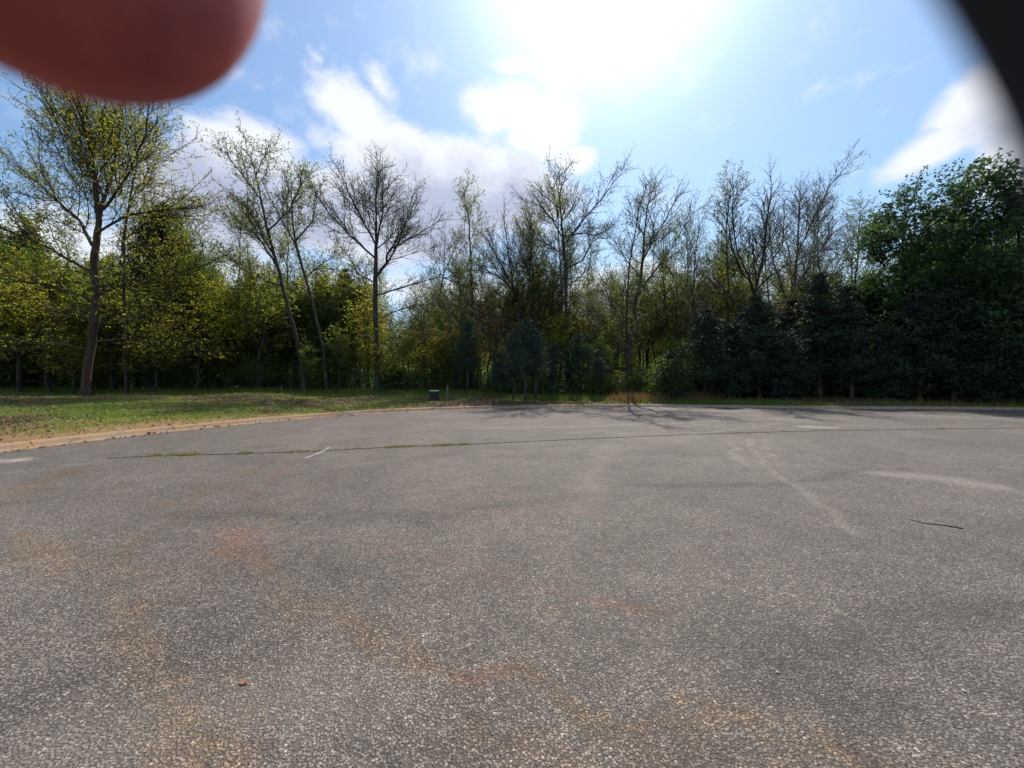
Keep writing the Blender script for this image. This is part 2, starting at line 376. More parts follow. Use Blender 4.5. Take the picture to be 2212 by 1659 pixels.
browng = np.clip((fbm(gx, gy, .33, 51) - .37) * 5, 0, 1) * np.clip(1.75 - gd / np.maximum(edge_depth(ga), 1) * 1.7 + (fbm(gx, gy, .5, 55) - .5), 0, 1)
mulch = np.clip(1.3 - np.hypot((gx + 1.9) / 2.2, (gy - 23.2) / 1.5), 0, 1)
me = mesh_from('ground', V, [Q], None, True)
ca = me.color_attributes.new('cover', 'FLOAT_COLOR', 'POINT')
ca.data.foreach_set('color', np.stack([litter, clayg, np.maximum(browng, 0), mulch], 1).astype(np.float32).ravel())
m, t, o = newmat('grass_and_leaf_litter')
gp = t.add('ShaderNodeNewGeometry').outputs['Position']
at = t.add('ShaderNodeAttribute', attribute_name='cover')
s3 = t.add('ShaderNodeSeparateColor', {0: at.outputs['Color']}).outputs
f1 = t.noise(gp, 9, 5, .7); f2 = t.noise(gp, 1.6, 4); f3 = t.noise(gp, 34, 3, .7)
gcol = t.mix(t.sm(f1, .3, .7), (.07, .11, .018), (.17, .21, .04)); gcol = t.mix(t.sm(f2, .5, .75, 0, .6), gcol, (.13, .13, .045))
bcol = t.mix(t.sm(f3, .35, .65), (.055, .036, .024), (.17, .115, .07))
ccol2 = t.mix(t.sm(f1, .3, .7), (.28, .15, .07), (.38, .24, .12))
lcol = t.mix(t.sm(f3, .3, .7), (.035, .026, .018), (.13, .085, .055))
c = t.mix(t.m('MULTIPLY', s3[2], .75), gcol, bcol); c = t.mix(t.m('MULTIPLY', s3[1], .9), c, ccol2); c = t.mix(s3[0], c, lcol)
c = t.mix(at.outputs['Alpha'], c, t.mix(t.sm(f3, .35, .65), (.06, .03, .02), (.2, .1, .06)))
principled(t, o, c, .95, .1, bump(t, t.m('ADD', f1, f3), .9, .05))
me.materials.append(m)
tag(obj('ground', me), 'grassy verge with brown patches running into the leaf-strewn wood floor', kind='structure')

# kerb: cast sections with open joints
m, t, o = newmat('stained_concrete')
gp = t.add('ShaderNodeNewGeometry').outputs['Position']
a = t.noise(gp, .5, 4); b = t.noise(gp, 7, 6, .7); cc = t.noise(gp, 60, 2)
c = t.mix(t.sm(b, .3, .7), (.24, .20, .155), (.35, .30, .24)); c = t.mix(t.sm(a, .42, .6, 0, .75), c, (.32, .20, .11)); c = t.mix(t.sm(cc, .5, .8, 0, .4), c, (.16, .13, .1))
sx = t.add('ShaderNodeSeparateXYZ', {0: gp}).outputs[0]
c = t.mix(t.m('MULTIPLY', t.sm(sx, -9, 4, .85, 0), t.sm(t.noise(gp, 1.7, 4), .35, .6, .35, 1)), c, (.36, .21, .10)); c = t.mix(t.sm(t.noise(gp, 3.1, 5, .7, 1.0), .56, .68, 0, .7), c, (.13, .10, .075))
principled(t, o, c, .85, .25, bump(t, b, .5, .01)); M_CONC = m
kerb = empty('kerb', (0, 0, 0), None, None); kerb['kind'] = 'structure'; kerb['label'] = 'low mountable concrete kerb stained orange along the road edge'
prof = [(-.004, -.15), (-.004, .004), (.30, -.012), (.345, .01), (.41, .095), (.46, .125), (.60, .13), (.62, .118), (.62, -.15)]
s_az = np.arange(-75, 100, .05); s_r = kerb_r(s_az)
sxx, syy = s_r * np.sin(np.radians(s_az)), s_r * np.cos(np.radians(s_az))
arc = np.concatenate([[0], np.cumsum(np.hypot(np.diff(sxx), np.diff(syy)))])
pos = 0.0
while pos < arc[-1] - 3.05:
    u = np.linspace(pos + .012, pos + 3.038, 7); aa = np.interp(u, arc, s_az); an = np.radians(aa)
    c0 = np.stack([kerb_r(aa) * np.sin(an), kerb_r(aa) * np.cos(an)], 1)
    tg = norm(np.stack([np.interp(u + .1, arc, sxx) - np.interp(u - .1, arc, sxx), np.interp(u + .1, arc, syy) - np.interp(u - .1, arc, syy)], 1))
    nr = np.stack([-tg[:, 1], tg[:, 0]], 1)
    dz = rng.uniform(-.003, .003)
    V = np.array([[*(c0[i] + nr[i] * q[0]), q[1] + (dz if q[1] > -.1 else 0)] for i in range(7) for q in prof])
    k = len(prof); Q = [[i * k + j, i * k + j + 1, (i + 1) * k + j + 1, (i + 1) * k + j] for i in range(6) for j in range(k - 1)]
    mk = mesh_from('kerb_section', V, [np.array(Q), np.array([list(range(k))[::-1], [6 * k + j for j in range(k)]])], M_CONC)
    obj('kerb_section', mk, kerb)
    pos += 3.05
# bedding under the joints and the kerb beyond the built sections
V, Q = polar_sheet((KR)[None] + np.array([0, .35, .45, .64])[:, None], lambda x, y: np.where(np.hypot(x, y) - kerb_r(np.degrees(np.arctan2(x, y))) > .4, .06, -.03))
mk = mesh_from('bedding', V, [Q], M_CONC); obj('bedding', mk, kerb)

# ------------------------------------------------------------------ trees: space colonisation
def polyline_nodes(pts, D, jit, rg):
    pts = np.asarray(pts, float); out_ = [pts[0]]
    for a, b in zip(pts[:-1], pts[1:]):
        n = max(1, int(round(np.linalg.norm(b - a) / D)))
        for k in range(1, n + 1): out_.append(a + (b - a) * k / n + (rg.normal(size=3) * jit if k < n else 0))
    o_ = np.array(out_)
    if len(o_) > 4: o_[1:-1] = o_[1:-1] * .5 + (o_[:-2] + o_[2:]) * .25
    return o_
def grow(rg, trunk, limbs, blobs, N, D=.4, di=3.5, dk=.75, up=.12, jit=.05, wob=.16, shell=.5, maxit=90, n_exp=2.35, rtip=.011):
    pos = list(polyline_nodes(trunk, D, jit * .5, rg)); nt = len(pos)
    par = [-1] + list(range(nt - 1))
    for lm in limbs:
        q = polyline_nodes(lm, D, jit, rg)
        d = np.linalg.norm(np.array(pos) - q[0], axis=1); p = int(d.argmin())
        for x in q[1:]: pos.append(x); par.append(p); p = len(pos) - 1
    # attractors
    vol = np.array([b[3] * b[4] * b[5] for b in blobs]); cnt = (vol / vol.sum() * N).astype(int) + 1
    A = []
    for b, c_ in zip(blobs, cnt):
        u = norm(rg.normal(size=(c_, 3))) * (rg.uniform(0, 1, (c_, 1)) ** (1 / (3 + shell * 3)))
        A.append(np.array(b[:3]) + u * np.array(b[3:6]))
    A = np.concatenate(A)
    Pn = np.array(pos)
    nd = np.full(len(A), 1e9); ni = np.zeros(len(A), int)
    new0 = 0
    for it in range(maxit):
        new = Pn[new0:]
        if len(new):
            for s in range(0, len(new), 400):
                blk = new[s:s + 400]
                dm = ((A[:, None] - blk[None]) ** 2).sum(-1); j = dm.argmin(1); dv = np.sqrt(dm[np.arange(len(A)), j])
                b_ = dv < nd; nd[b_] = dv[b_]; ni[b_] = new0 + s + j[b_]
        keep = nd > dk; A = A[keep]; nd = nd[keep]; ni = ni[keep]
        if not len(A): break
        act = nd < di * (1 if it < 4 else 1.6)
        if not act.any():
            act = nd < nd.min() + .5
        tgt = ni[act]; dv = norm(A[act] - Pn[tgt])
        un, inv = np.unique(tgt, return_inverse=True)
        S = np.zeros((len(un), 3)); np.add.at(S, inv, dv)
        S = norm(S) + np.array([0, 0, up]) + rg.normal(size=S.shape) * wob
        npos = Pn[un] + norm(S) * D
        new0 = len(Pn); Pn = np.concatenate([Pn, npos]); par += list(un)
        if len(Pn) > 9000: break
    par = np.array(par); n = len(Pn)
    acc = np.zeros(n); nch = np.zeros(n, int)
    np.add.at(nch, par[1:], 1)
    for i in range(n - 1, 0, -1):
        if nch[i] == 0: acc[i] = rtip ** n_exp
        acc[par[i]] += acc[i]
    r = acc ** (1 / n_exp)
    best = np.full(n, -1)
    for i in range(1, n):
        p = par[i]
        if best[p] < 0 or r[i] > r[best[p]]: best[p] = i
    return Pn, par, r, nch, best, nt
def ramify(rg, trunk, limbs, blobs, N=0, D=.33, spread=38, up1=.05, up2=.035, wob=.10, sub=(.34, .28, .26), ratio=(.6, .5), from_f=.5, nl=14, rtip=.0105, n_exp=2.5, big=None, **_):
    """limbs fork into boughs, boughs into branchlets: clean diverging wood as in an oak or hickory"""
    pos = [np.array(q) for q in polyline_nodes(trunk, D, .02, rg)]; nt = len(pos); par = [-1] + list(range(nt - 1))
    B = np.array(blobs, float)
    def inside(p, k=1.0): return bool(((((p - B[:, :3]) / B[:, 3:6]) ** 2).sum(1) < k).any())
    def rot(d, ang, roll):
        r_ = np.array([.3, .8, .2]); u = np.cross(d, r_); u /= np.linalg.norm(u); v = np.cross(d, u)
        return d * math.cos(ang) + (u * math.cos(roll) + v * math.sin(roll)) * math.sin(ang)
    def shoot(p, d, L, lev, last):
        """grow from node p; returns the nodes made"""
        made = []; n = max(2, int(L / D)); was = False
        for k in range(n):
            d = d + rg.normal(size=3) * wob; d[2] += (up1 if lev == 1 else up2) * (1 if d[2] < .85 else .2); d = d / np.linalg.norm(d)
            q = pos[p] + d * D
            ins = inside(q); was = was or ins
            if (was and not ins and rg.random() < .95) or (last and not ins) or (not was and k > 1 and lev > 1 and rg.random() < .6): break
            if q[2] < pos[0][2] + .7: break
            pos.append(q); par.append(p); p = len(pos) - 1; made.append((p, d.copy()))
        return made
    def clothe(made, L, lev):
        if lev > 2 or not made: return
        step = max(1, int(round(sub[lev - 1] / D))); roll = rg.uniform(0, 6.28); m = len(made)
        for k, (i_, d) in enumerate(made):
            if (k + 1) % step and k < m - 1: continue
            f = (k + 1) / m
            if lev == 1 and f < .12: continue
            reps = 2 if (sub[lev - 1] < D * .75) else 1
            for _r in range(reps):
                roll += 2.4 + rg.normal() * .4
                a_ = R(spread + rg.normal() * 9) * (1 - .25 * f)
                nd_ = rot(d, a_, roll)
                if nd_[2] < -.25: nd_[2] *= .3
                Lc = L * ratio[lev - 1] * (1 - .62 * f) * rg.uniform(.7, 1.35)
                Lc = max(Lc, .5)
                if len(pos) > 9000: return
                clothe(shoot(i_, nd_, Lc, lev + 1, False), Lc, lev + 1)
    prim = []
    for lm in limbs:
        q = polyline_nodes(lm, D, .03, rg)
        dd_ = np.linalg.norm(np.array(pos) - q[0], axis=1); p = int(dd_.argmin()); made = []
        for x in q[1:]:
            d = x - pos[p]; d = d / max(np.linalg.norm(d), 1e-6); pos.append(np.array(x)); par.append(p); p = len(pos) - 1; made.append((p, d))
        d = norm(pos[p] - pos[par[par[p]]]) if par[p] >= 0 and par[par[p]] >= 0 else np.array([0, 0, 1.])
        made += shoot(p, d, 1.5, 1, True)
        prim.append((made, len(made) * D))
    # the leader and limbs straight off the trunk
    d = norm(pos[nt - 1] - pos[nt - 2]); made = shoot(nt - 1, d, 4.0, 1, False); prim.append((made, max(len(made) * D, 2.5)))
    roll = rg.uniform(0, 6.28); H = B[:, 2].max() + B[:, 5].max()
    rad_ = B[:, 3:5].mean() if big is None else big
    for j in range(nl):
        f = from_f + (1 - from_f) * (j + .5) / nl; i_ = min(nt - 1, int(f * (nt - 1))); roll += 2.4 + rg.normal() * .3
        d = norm(pos[i_] - pos[max(i_ - 1, 0)]); L = rad_ * 1.45 * (1 - .3 * (j / nl)) * rg.uniform(.7, 1.15)
        nd_ = rot(d, R(62 - 26 * j / nl + rg.normal() * 6), roll)
        prim.append((shoot(i_, nd_, L, 1, False), L))
    for made, L in prim: clothe(made, max(L, 2.2), 1)
    Pn = np.array(pos); par = np.array(par); n = len(Pn)
    acc = np.zeros(n); nch = np.zeros(n, int); np.add.at(nch, par[1:], 1)
    for i in range(n - 1, 0, -1):
        if nch[i] == 0: acc[i] = rtip ** n_exp
        acc[par[i]] += acc[i]
    r = acc ** (1 / n_exp); best = np.full(n, -1)
    for i in range(1, n):
        if best[par[i]] < 0 or r[i] > r[best[par[i]]]: best[par[i]] = i
    return Pn, par, r, nch, best, nt
def tree_meshes(rg, G, bark, leafm, leaf=.1, per=3, twigs=2, tw_len=.45, flat=.0, leafkind='quad', nlimb=7, flare=.7, thick=1.0, thin=.03, droop=0.0):
    Pn, par, r, nch, best, nt = G
    r = r * thick
    n = len(Pn)
    d = np.zeros((n, 3)); d[1:] = norm(Pn[1:] - Pn[par[1:]]); d[0] = d[1]
    cont = np.zeros(n, bool); cont[best[best >= 0]] = True
    nd = d.copy(); has = best >= 0; nd[has] = norm(d[has] + d[best[has]])
    z0 = Pn[0, 2]
    rr = r * (1 + flare * np.exp(-(Pn[:, 2] - z0) / .35))
    rr[0] *= 1.05
    e = np.arange(1, n); p = par[e]
    r0 = np.where(cont[e], rr[p], rr[e]); D0 = np.where(cont[e][:, None], nd[p], d[e])
    # subtree ids
    sid = np.zeros(n, int); cid = 0; roots = []
    istr = np.zeros(n, bool); istr[:nt] = True
    # carry the trunk on along its strongest continuation
    for i in range(1, n):
        if istr[i]: sid[i] = 0
        elif istr[par[i]]: cid += 1; sid[i] = cid; roots.append((r[i], cid))
        else: sid[i] = sid[par[i]]
    roots.sort(reverse=True); major = [c_ for _, c_ in roots[:nlimb]]
    parts = []
    def wood(sel):
        Vs, Qs, off = [], [], 0
        for lo, hi, k in ((.075, 9, 8), (.028, .075, 5), (0, .028, 3)):
            s = sel & (rr[e] >= lo) & (rr[e] < hi)
            if not s.any(): continue
            V_, Q_ = frusta(Pn[p[s]], D0[s], r0[s], Pn[e[s]], nd[e[s]], rr[e[s]], k)
            Vs.append(V_); Qs.append(Q_ + off); off += len(V_)
        return (np.concatenate(Vs), np.concatenate(Qs)) if Vs else None
    es = sid[e]
    a = wood(es == 0); parts.append(('trunk', mesh_from('trunk', a[0], [a[1]], bark, True)))
    for c_ in major:
        a = wood(es == c_)
        if a: parts.append(('limb', mesh_from('limb', a[0], [a[1]], bark, True)))
    # remaining boughs and all fine twigs
    a = wood((es > 0) & ~np.isin(es, major))
    thn = np.where((r < thin) & (np.arange(n) >= 1))[0]
    src = np.repeat(thn, twigs)
    td = norm(d[src] * .7 + rg.normal(size=(len(src), 3)) * .65 + np.array([0, 0, .25 - droop]))
    tl = tw_len * rg.uniform(.5, 1.3, len(src))
    Pe = Pn[src] + td * tl[:, None]
    V_, Q_ = frusta(Pn[src], td, np.full(len(src), .009), Pe, td, np.full(len(src), .005), 3)
    Vs = [V_]; Qs = [Q_]
    if a: Vs.append(a[0]); Qs.append(a[1] + len(V_))
    parts.append(('twigs', mesh_from('twigs', np.concatenate(Vs), [np.concatenate(Qs)], bark, True)))
    if per > 0:
        k = int(math.ceil(per)); LS = np.repeat(np.arange(len(src)), k)
        if per < k: LS = LS[rg.random(len(LS)) < per / k]
        f = rg.uniform(.8, 1.04, len(LS))
        LP = Pn[src][LS] + td[LS] * (tl[LS] * f)[:, None] + rg.normal(size=(len(LS), 3)) * .035
        V_, Q_ = (leaf_quads(LP, leaf, flat, rg=rg, droop=droop) if leafkind == 'quad' else leaf_tris(LP, leaf, rg, .45, .5))
        parts.append(('leaves', mesh_from('leaves', V_, [Q_], leafm)))
    return parts
NODES = [0]
def assemble(name, parts, loc, label, cat, group=None, rz=0, sc_=(1, 1, 1)):
    root = empty(name, loc, label, cat, group); root.rotation_euler[2] = rz; root.scale = sc_
    for pn, me_ in parts: obj(pn, me_, root)
    return root

def hero(seed, label, Y, trunk, limbs, crowns, N, bark=M_BARK, leafm=L_BUD, dep=None, grp=None, name='oak_tree', nlimb=7, **kw):
    """trunk, limbs: photo spots; the first trunk spot gives the foot. crowns: (x, y, rx, ry)"""
    rg = np.random.default_rng(seed); N = int(N * 2.1); kw['dk'] = kw.get('dk', .55) * .74; kw['maxit'] = 110
    k = Y / F / 2.16
    b = P3(trunk[0][0], trunk[0][1], Y); b[2] = ground_z(b[0], b[1]) - .05
    def loc(px, py, dy=0.0):
        q = P3(px, py, Y); return np.array([q[0] - b[0], dy, q[2] - b[2]])
    tr = [np.zeros(3)] + [loc(x, y, rg.normal() * .08) for x, y in trunk[1:]]
    ls = []
    for i, lm in enumerate(limbs):
        s = rg.choice([-1, 1]) * rg.uniform(.25, .8)
        L0 = np.array(lm[0], float); q = []
        for x, y in lm:
            dist_ = math.hypot(x - L0[0], y - L0[1]) * k
            q.append(loc(x, y, s * dist_ * .55))
        ls.append(q)
    bl = []
    for (x, y, rx_, ry_) in crowns:
        c_ = loc(x, y); rd = dep if dep else rx_ * k * .95
        bl.append((c_[0], c_[1], c_[2], rx_ * k, rd, ry_ * k))
    for q in ('D', 'di', 'dk', 'maxit'): kw.pop(q, None)
    gk = {q: kw.pop(q) for q in list(kw) if q in ('spread', 'up1', 'up2', 'wob', 'sub', 'ratio', 'from_f', 'nl', 'rtip', 'n_exp', 'big')}
    G = ramify(rg, tr, ls, bl, **{**dict(nl=5, from_f=.72), **gk})
    kw.setdefault('twigs', 2)
    NODES[0] += len(G[0])
    return assemble(name, tree_meshes(rg, G, bark, leafm, nlimb=nlimb, **kw), b, label, 'tree', grp)

hero(11, 'huge spreading tree alone on the left grass with a thick trunk and yellow-green leaves', 22,
     [(185, 858), (188, 800), (196, 720), (203, 640), (204, 560), (212, 500), (222, 440)],
     [[(212, 500), (190, 420), (168, 330), (140, 250), (110, 200)], [(215, 470), (240, 400), (262, 300), (268, 215)], [(204, 540), (150, 470), (80, 420), (0, 360), (-60, 320)],
      [(222, 440), (218, 350), (205, 270), (190, 190)], [(218, 460), (290, 400), (350, 330), (380, 250)], [(208, 505), (260, 460), (340, 440), (410, 425)],
      [(203, 590), (130, 540), (50, 500), (-40, 490)], [(203, 640), (270, 600), (350, 575), (420, 540)], [(200, 690), (140, 670), (80, 665)], [(196, 740), (250, 730), (330, 745), (370, 765)], [(194, 755), (150, 745), (100, 755)], [(198, 700), (260, 680), (330, 690)], [(203, 620), (300, 610), (400, 600)], [(203, 650), (130, 620), (50, 610)], [(225, 430), (160, 360), (90, 290), (40, 230)]],
     [(210, 250, 190, 140), (90, 330, 140, 150), (340, 340, 100, 110), (210, 420, 230, 110), (30, 450, 130, 100), (330, 500, 130, 90), (150, 610, 190, 90), (330, 650, 130, 70), (160, 755, 120, 42), (310, 760, 90, 38), (220, 690, 190, 60)], 3000,
     bark=M_BARKR, leafm=L_YEL, leaf=.13, per=2.6, twigs=1, D=.42, dk=.62, thick=.92, flat=.3, name='spreading_tree', nlimb=12, spread=38, nl=8, from_f=.35)
hero(12, 'slim straight tree with a reddish trunk just right of the big left tree', 25,
     [(272, 835), (268, 700), (266, 600), (265, 520), (278, 430), (290, 360), (296, 300)],
     [[(266, 600), (310, 560), (370, 540)], [(265, 520), (300, 460), (330, 420)], [(270, 480), (230, 430)]],
     [(290, 350, 60, 90), (300, 480, 90, 80), (330, 570, 90, 60), (220, 560, 60, 60)], 700, bark=M_BARKR, leafm=L_YEL, leaf=.13, per=3, name='slender_tree', dk=.6)
hero(13, 'tall left-leaning tree with a narrow tufted crown, left of its twin', 28.5,
     [(658, 838), (645, 760), (625, 660), (600, 580), (578, 500), (562, 430), (552, 380)],
     [[(600, 580), (560, 520), (520, 480), (480, 460)], [(578, 500), (610, 440), (620, 380), (612, 330)], [(562, 430), (530, 380), (500, 340)], [(552, 380), (556, 330), (575, 300)], [(612, 620), (560, 600), (500, 560)], [(590, 550), (560, 470), (530, 440)]],
     [(550, 350, 68, 55), (500, 410, 45, 60), (598, 400, 36, 60), (540, 490, 85, 60), (500, 560, 70, 45), (600, 330, 24, 26)], 1500, leafm=L_OAK, leaf=.13, per=2.2, dk=.5, D=.36, thick=1.1)
hero(14, 'left-leaning tree with leaf-tufted upright boughs, right of its twin', 29,
     [(706, 838), (698, 760), (682, 680), (662, 600), (645, 540), (632, 480), (628, 420)],
     [[(645, 540), (620, 480), (600, 430)], [(640, 520), (668, 470), (668, 400)], [(628, 440), (640, 390), (652, 360)], [(662, 600), (700, 560), (735, 545)]],
     [(640, 410, 40, 50), (655, 470, 45, 50), (620, 500, 40, 50), (690, 560, 50, 40)], 1000, leafm=L_OAK, leaf=.14, per=2.4, dk=.5, D=.36, thick=1.1)
hero(15, 'broad fan-shaped nearly bare tree with a straight trunk at the middle of the grass edge', 29.5,
     [(816, 840), (815, 760), (812, 680), (810, 620), (812, 560), (812, 500), (812, 430)],
     [[(810, 640), (870, 610), (940, 580), (990, 600)], [(812, 560), (770, 520), (730, 480), (705, 430)], [(812, 530), (780, 460), (755, 400)], [(811, 600), (840, 540), (860, 460), (872, 400)],
      [(812, 480), (800, 410), (800, 370)], [(812, 430), (825, 380)], [(830, 560), (880, 500), (905, 440)], [(840, 540), (900, 520), (960, 500)], [(811, 610), (770, 590), (735, 540), (700, 500)], [(812, 540), (833, 470), (840, 400)], [(811, 690), (870, 660), (930, 645)]],
     [(812, 400, 60, 50), (750, 420, 60, 55), (865, 440, 48, 65), (800, 490, 100, 50), (720, 480, 35, 40), (900, 530, 50, 40), (940, 590, 60, 25)], 1900, leaf=.12, per=1.3, dk=.46, D=.34, leafkind='tri', thick=1.2, nlimb=9)
hero(16, 'small thin bare tree forking high, right of the broad fan-shaped tree', 40,
     [(938, 800), (942, 700), (950, 640), (958, 590), (960, 540)],
     [[(945, 680), (980, 650), (1020, 660)], [(950, 640), (915, 610), (890, 600)], [(958, 590), (980, 550), (990, 520)], [(955, 600), (935, 550), (925, 520)]],
     [(960, 560, 52, 60), (930, 590, 45, 45), (990, 600, 45, 50)], 1300, leaf=.11, per=.9, dk=.55, leafkind='tri', bark=M_BARKP)
hero(17, 'tree with three arching bare boughs reaching left, behind the young pines', 36,
     [(1140, 830), (1135, 740), (1125, 680), (1115, 640)],
     [[(1125, 680), (1105, 610), (1070, 540), (1040, 490)], [(1115, 640), (1080, 600), (1030, 590), (990, 600)], [(1130, 700), (1090, 660), (1040, 660), (1010, 670)], [(1115, 650), (1100, 570), (1090, 500)]],
     [(1060, 500, 55, 48), (1040, 560, 50, 45), (1100, 560, 40, 60), (1040, 640, 60, 40)], 1400, leaf=.12, per=.9, dk=.5, D=.36, leafkind='tri', thick=1.15)
hero(18, 'upright many-stemmed bare tree directly left of the lone pole-trunked tree', 37,
     [(1158, 835), (1156, 740), (1152, 670), (1150, 610), (1148, 540)],
     [[(1150, 620), (1130, 540), (1115, 470)], [(1152, 640), (1175, 580), (1190, 520)], [(1148, 560), (1150, 480), (1140, 440)], [(1153, 690), (1190, 640), (1215, 600)]],
     [(1135, 470, 45, 48), (1160, 540, 55, 60), (1185, 600, 45, 45), (1120, 550, 40, 50)], 1300, leaf=.12, per=.9, dk=.5, D=.36, leafkind='tri', bark=M_BARKP)
hero(19, 'tallest tree in the middle with a clear straight pole trunk and wide forked crown', 32,
     [(1226, 830), (1225, 740), (1223, 640), (1222, 575), (1216, 520), (1213, 480), (1208, 430)],
     [[(1222, 580), (1260, 560), (1290, 500), (1335, 470)], [(1222, 560), (1195, 530), (1165, 510), (1135, 500)], [(1218, 530), (1250, 490), (1290, 450), (1325, 405)], [(1216, 515), (1190, 460), (1165, 430), (1130, 415)],
      [(1213, 480), (1240, 440), (1255, 400)], [(1208, 430), (1212, 395), (1225, 372)], [(1223, 620), (1250, 600), (1275, 570)], [(1210, 450), (1180, 420)], [(1216, 510), (1265, 495), (1320, 500)]],
     [(1215, 400, 50, 38), (1160, 430, 42, 36), (1270, 430, 45, 40), (1315, 425, 36, 38), (1210, 460, 70, 35), (1290, 490, 45, 40), (1160, 500, 30, 30)], 1900, leaf=.12, per=1.5, dk=.44, D=.33, leafkind='tri', thick=1.2, nlimb=9)
hero(20, 'twin-trunked tree with a tall feathery crown, feet dark beside the kerb', 27.5,
     [(1352, 858), (1356, 780), (1366, 700), (1375, 640), (1385, 600), (1390, 540), (1395, 470)],
     [[(1354, 800), (1340, 700), (1332, 600), (1340, 500)], [(1375, 640), (1400, 600), (1440, 540), (1470, 480)], [(1385, 600), (1360, 560), (1345, 530)], [(1390, 560), (1420, 500), (1450, 440)], [(1395, 480), (1405, 420)], [(1340, 690), (1310, 640), (1290, 590)], [(1392, 510), (1375, 450)]],
     [(1405, 430, 50, 40), (1450, 460, 35, 45), (1400, 510, 62, 50), (1345, 530, 38, 55), (1440, 560, 45, 40), (1310, 600, 30, 40)], 1900, leaf=.11, per=1.7, dk=.44, D=.33, leafkind='tri', thick=1.15, nlimb=9, leafm=L_OAK)
hero(21, 'thin wispy tree in the low gap of the tree line right of centre', 36,
     [(1498, 840), (1500, 740), (1497, 650), (1500, 560)],
     [[(1500, 700), (1530, 640), (1540, 600)], [(1498, 650), (1475, 590), (1470, 560)], [(1500, 560), (1505, 500)]],
     [(1502, 520, 36, 50), (1490, 600, 45, 50), (1530, 620, 35, 40)], 900, leaf=.12, per=1.3, dk=.52, leafkind='tri', leafm=L_OAK)
hero(22, 'dark bare tree with a low Y fork and long side boughs, rising behind the cedars', 29,
     [(1600, 850), (1606, 760), (1618, 690), (1628, 650), (1632, 630)],
     [[(1632, 630), (1650, 600), (1700, 570), (1740, 545)], [(1630, 640), (1605, 600), (1570, 560), (1545, 500), (1538, 460)], [(1628, 640), (1640, 560), (1640, 480), (1645, 420)], [(1618, 680), (1580, 630), (1545, 590)], [(1606, 600), (1575, 540), (1560, 480)], [(1640, 520), (1670, 460), (1680, 430)], [(1610, 720), (1560, 690), (1500, 670)]],
     [(1645, 450, 38, 45), (1560, 480, 38, 40), (1600, 540, 60, 50), (1680, 500, 40, 50), (1700, 560, 50, 30), (1540, 600, 40, 50)], 1900, leaf=.08, per=.8, dk=.43, D=.32, leafkind='tri', thick=1.25, nlimb=8)
hero(23, 'tall pale bare twin-stemmed tree whose top is highest of the right-hand bare trees', 33,
     [(1708, 830), (1710, 740), (1712, 680), (1716, 620), (1718, 560), (1725, 500)],
     [[(1712, 690), (1700, 620), (1688, 550), (1690, 480)], [(1716, 620), (1760, 570), (1800, 520), (1830, 470)], [(1718, 560), (1740, 480), (1760, 420), (1790, 380)], [(1725, 500), (1740, 430), (1762, 390)], [(1712, 660), (1750, 640), (1745, 560)], [(1690, 540), (1680, 470)]],
     [(1765, 410, 45, 38), (1740, 470, 60, 45), (1800, 470, 38, 50), (1700, 480, 40, 50), (1780, 550, 55, 40)], 1900, leaf=.08, per=.7, dk=.43, D=.33, leafkind='tri', bark=M_BARKP, thick=1.1)
for i, (sd, lab, Y, foot, tops, crs, N) in enumerate([
    (31, 'dark leafy tree standing leftmost of the dense green trees on the right', 27, (1960, 860), [(1955, 700), (1950, 560), (1955, 450)],
     [(1950, 480, 60, 50), (1900, 540, 55, 45), (1980, 560, 70, 70), (1930, 640, 80, 60), (2010, 470, 40, 45), (2000, 660, 70, 50)], 1700),
    (32, 'dense dark green tree second from the right edge with a ragged top', 24, (2080, 865), [(2085, 700), (2080, 550), (2078, 450)],
     [(2070, 440, 50, 42), (2110, 490, 50, 60), (2050, 540, 55, 50), (2100, 620, 80, 60), (2040, 640, 50, 50), (2100, 400, 30, 24)], 1700),
    (33, 'tallest dense green tree cut off by the right edge of the view', 22, (2215, 870), [(2212, 700), (2200, 540), (2195, 430)],
     [(2180, 400, 40, 34), (2230, 420, 70, 60), (2190, 500, 60, 60), (2180, 610, 70, 60), (2270, 540, 80, 90), (2150, 470, 28, 36)], 1900)]):
    hero(sd, lab, Y, [foot] + tops, [[tops[1], (crs[1][0], crs[1][1])], [tops[1], (crs[2][0], crs[2][1])], [tops[2], (crs[0][0], crs[0][1])], [tops[0], (crs[3][0], crs[3][1])]],
         crs, N, leafm=L_DRK, leaf=.2, per=5, twigs=3, nl=16, from_f=.25, tw_len=.6, flat=.35, dk=.55, D=.4, name='leafy_tree', nlimb=5)

RIGHT_BACK = [(1870, 30, 600), (1975, 29, 570), (2040, 31, 470), (2110, 28, 500), (2215, 27, 450), (2300, 27, 410), (2150, 26, 600)]
# ---------------- prototypes for the woods
def proto(seed, h, blobs, N, trunk_to=.6, lean=0.0, bark=M_BARK, leafm=L_BUD, limbs=(), nlimb=3, **kw):
    rg = np.random.default_rng(seed)
    tr = [np.array([0, 0, 0.])] + [np.array([lean * f * h + rg.normal() * .12, rg.normal() * .12, f * h]) for f in np.linspace(.15, trunk_to, 5)]
    if kw.get('di'):
        gk = {q: kw.pop(q) for q in list(kw) if q in ('D', 'di', 'dk', 'up', 'jit', 'wob', 'shell', 'rtip')}
        G = grow(rg, tr, limbs, blobs, N, **gk)
    else:
        for q in ('D', 'dk'): kw.pop(q, None)
        gk = {q: kw.pop(q) for q in list(kw) if q in ('spread', 'up1', 'up2', 'wob', 'sub', 'ratio', 'from_f', 'nl', 'rtip', 'n_exp', 'big')}
        G = ramify(rg, tr, limbs, blobs, **{**dict(nl=13, from_f=.42), **gk})
        kw.setdefault('twigs', 2)
    NODES[0] += len(G[0])
    return tree_meshes(rg, G, bark, leafm, nlimb=nlimb, **kw)
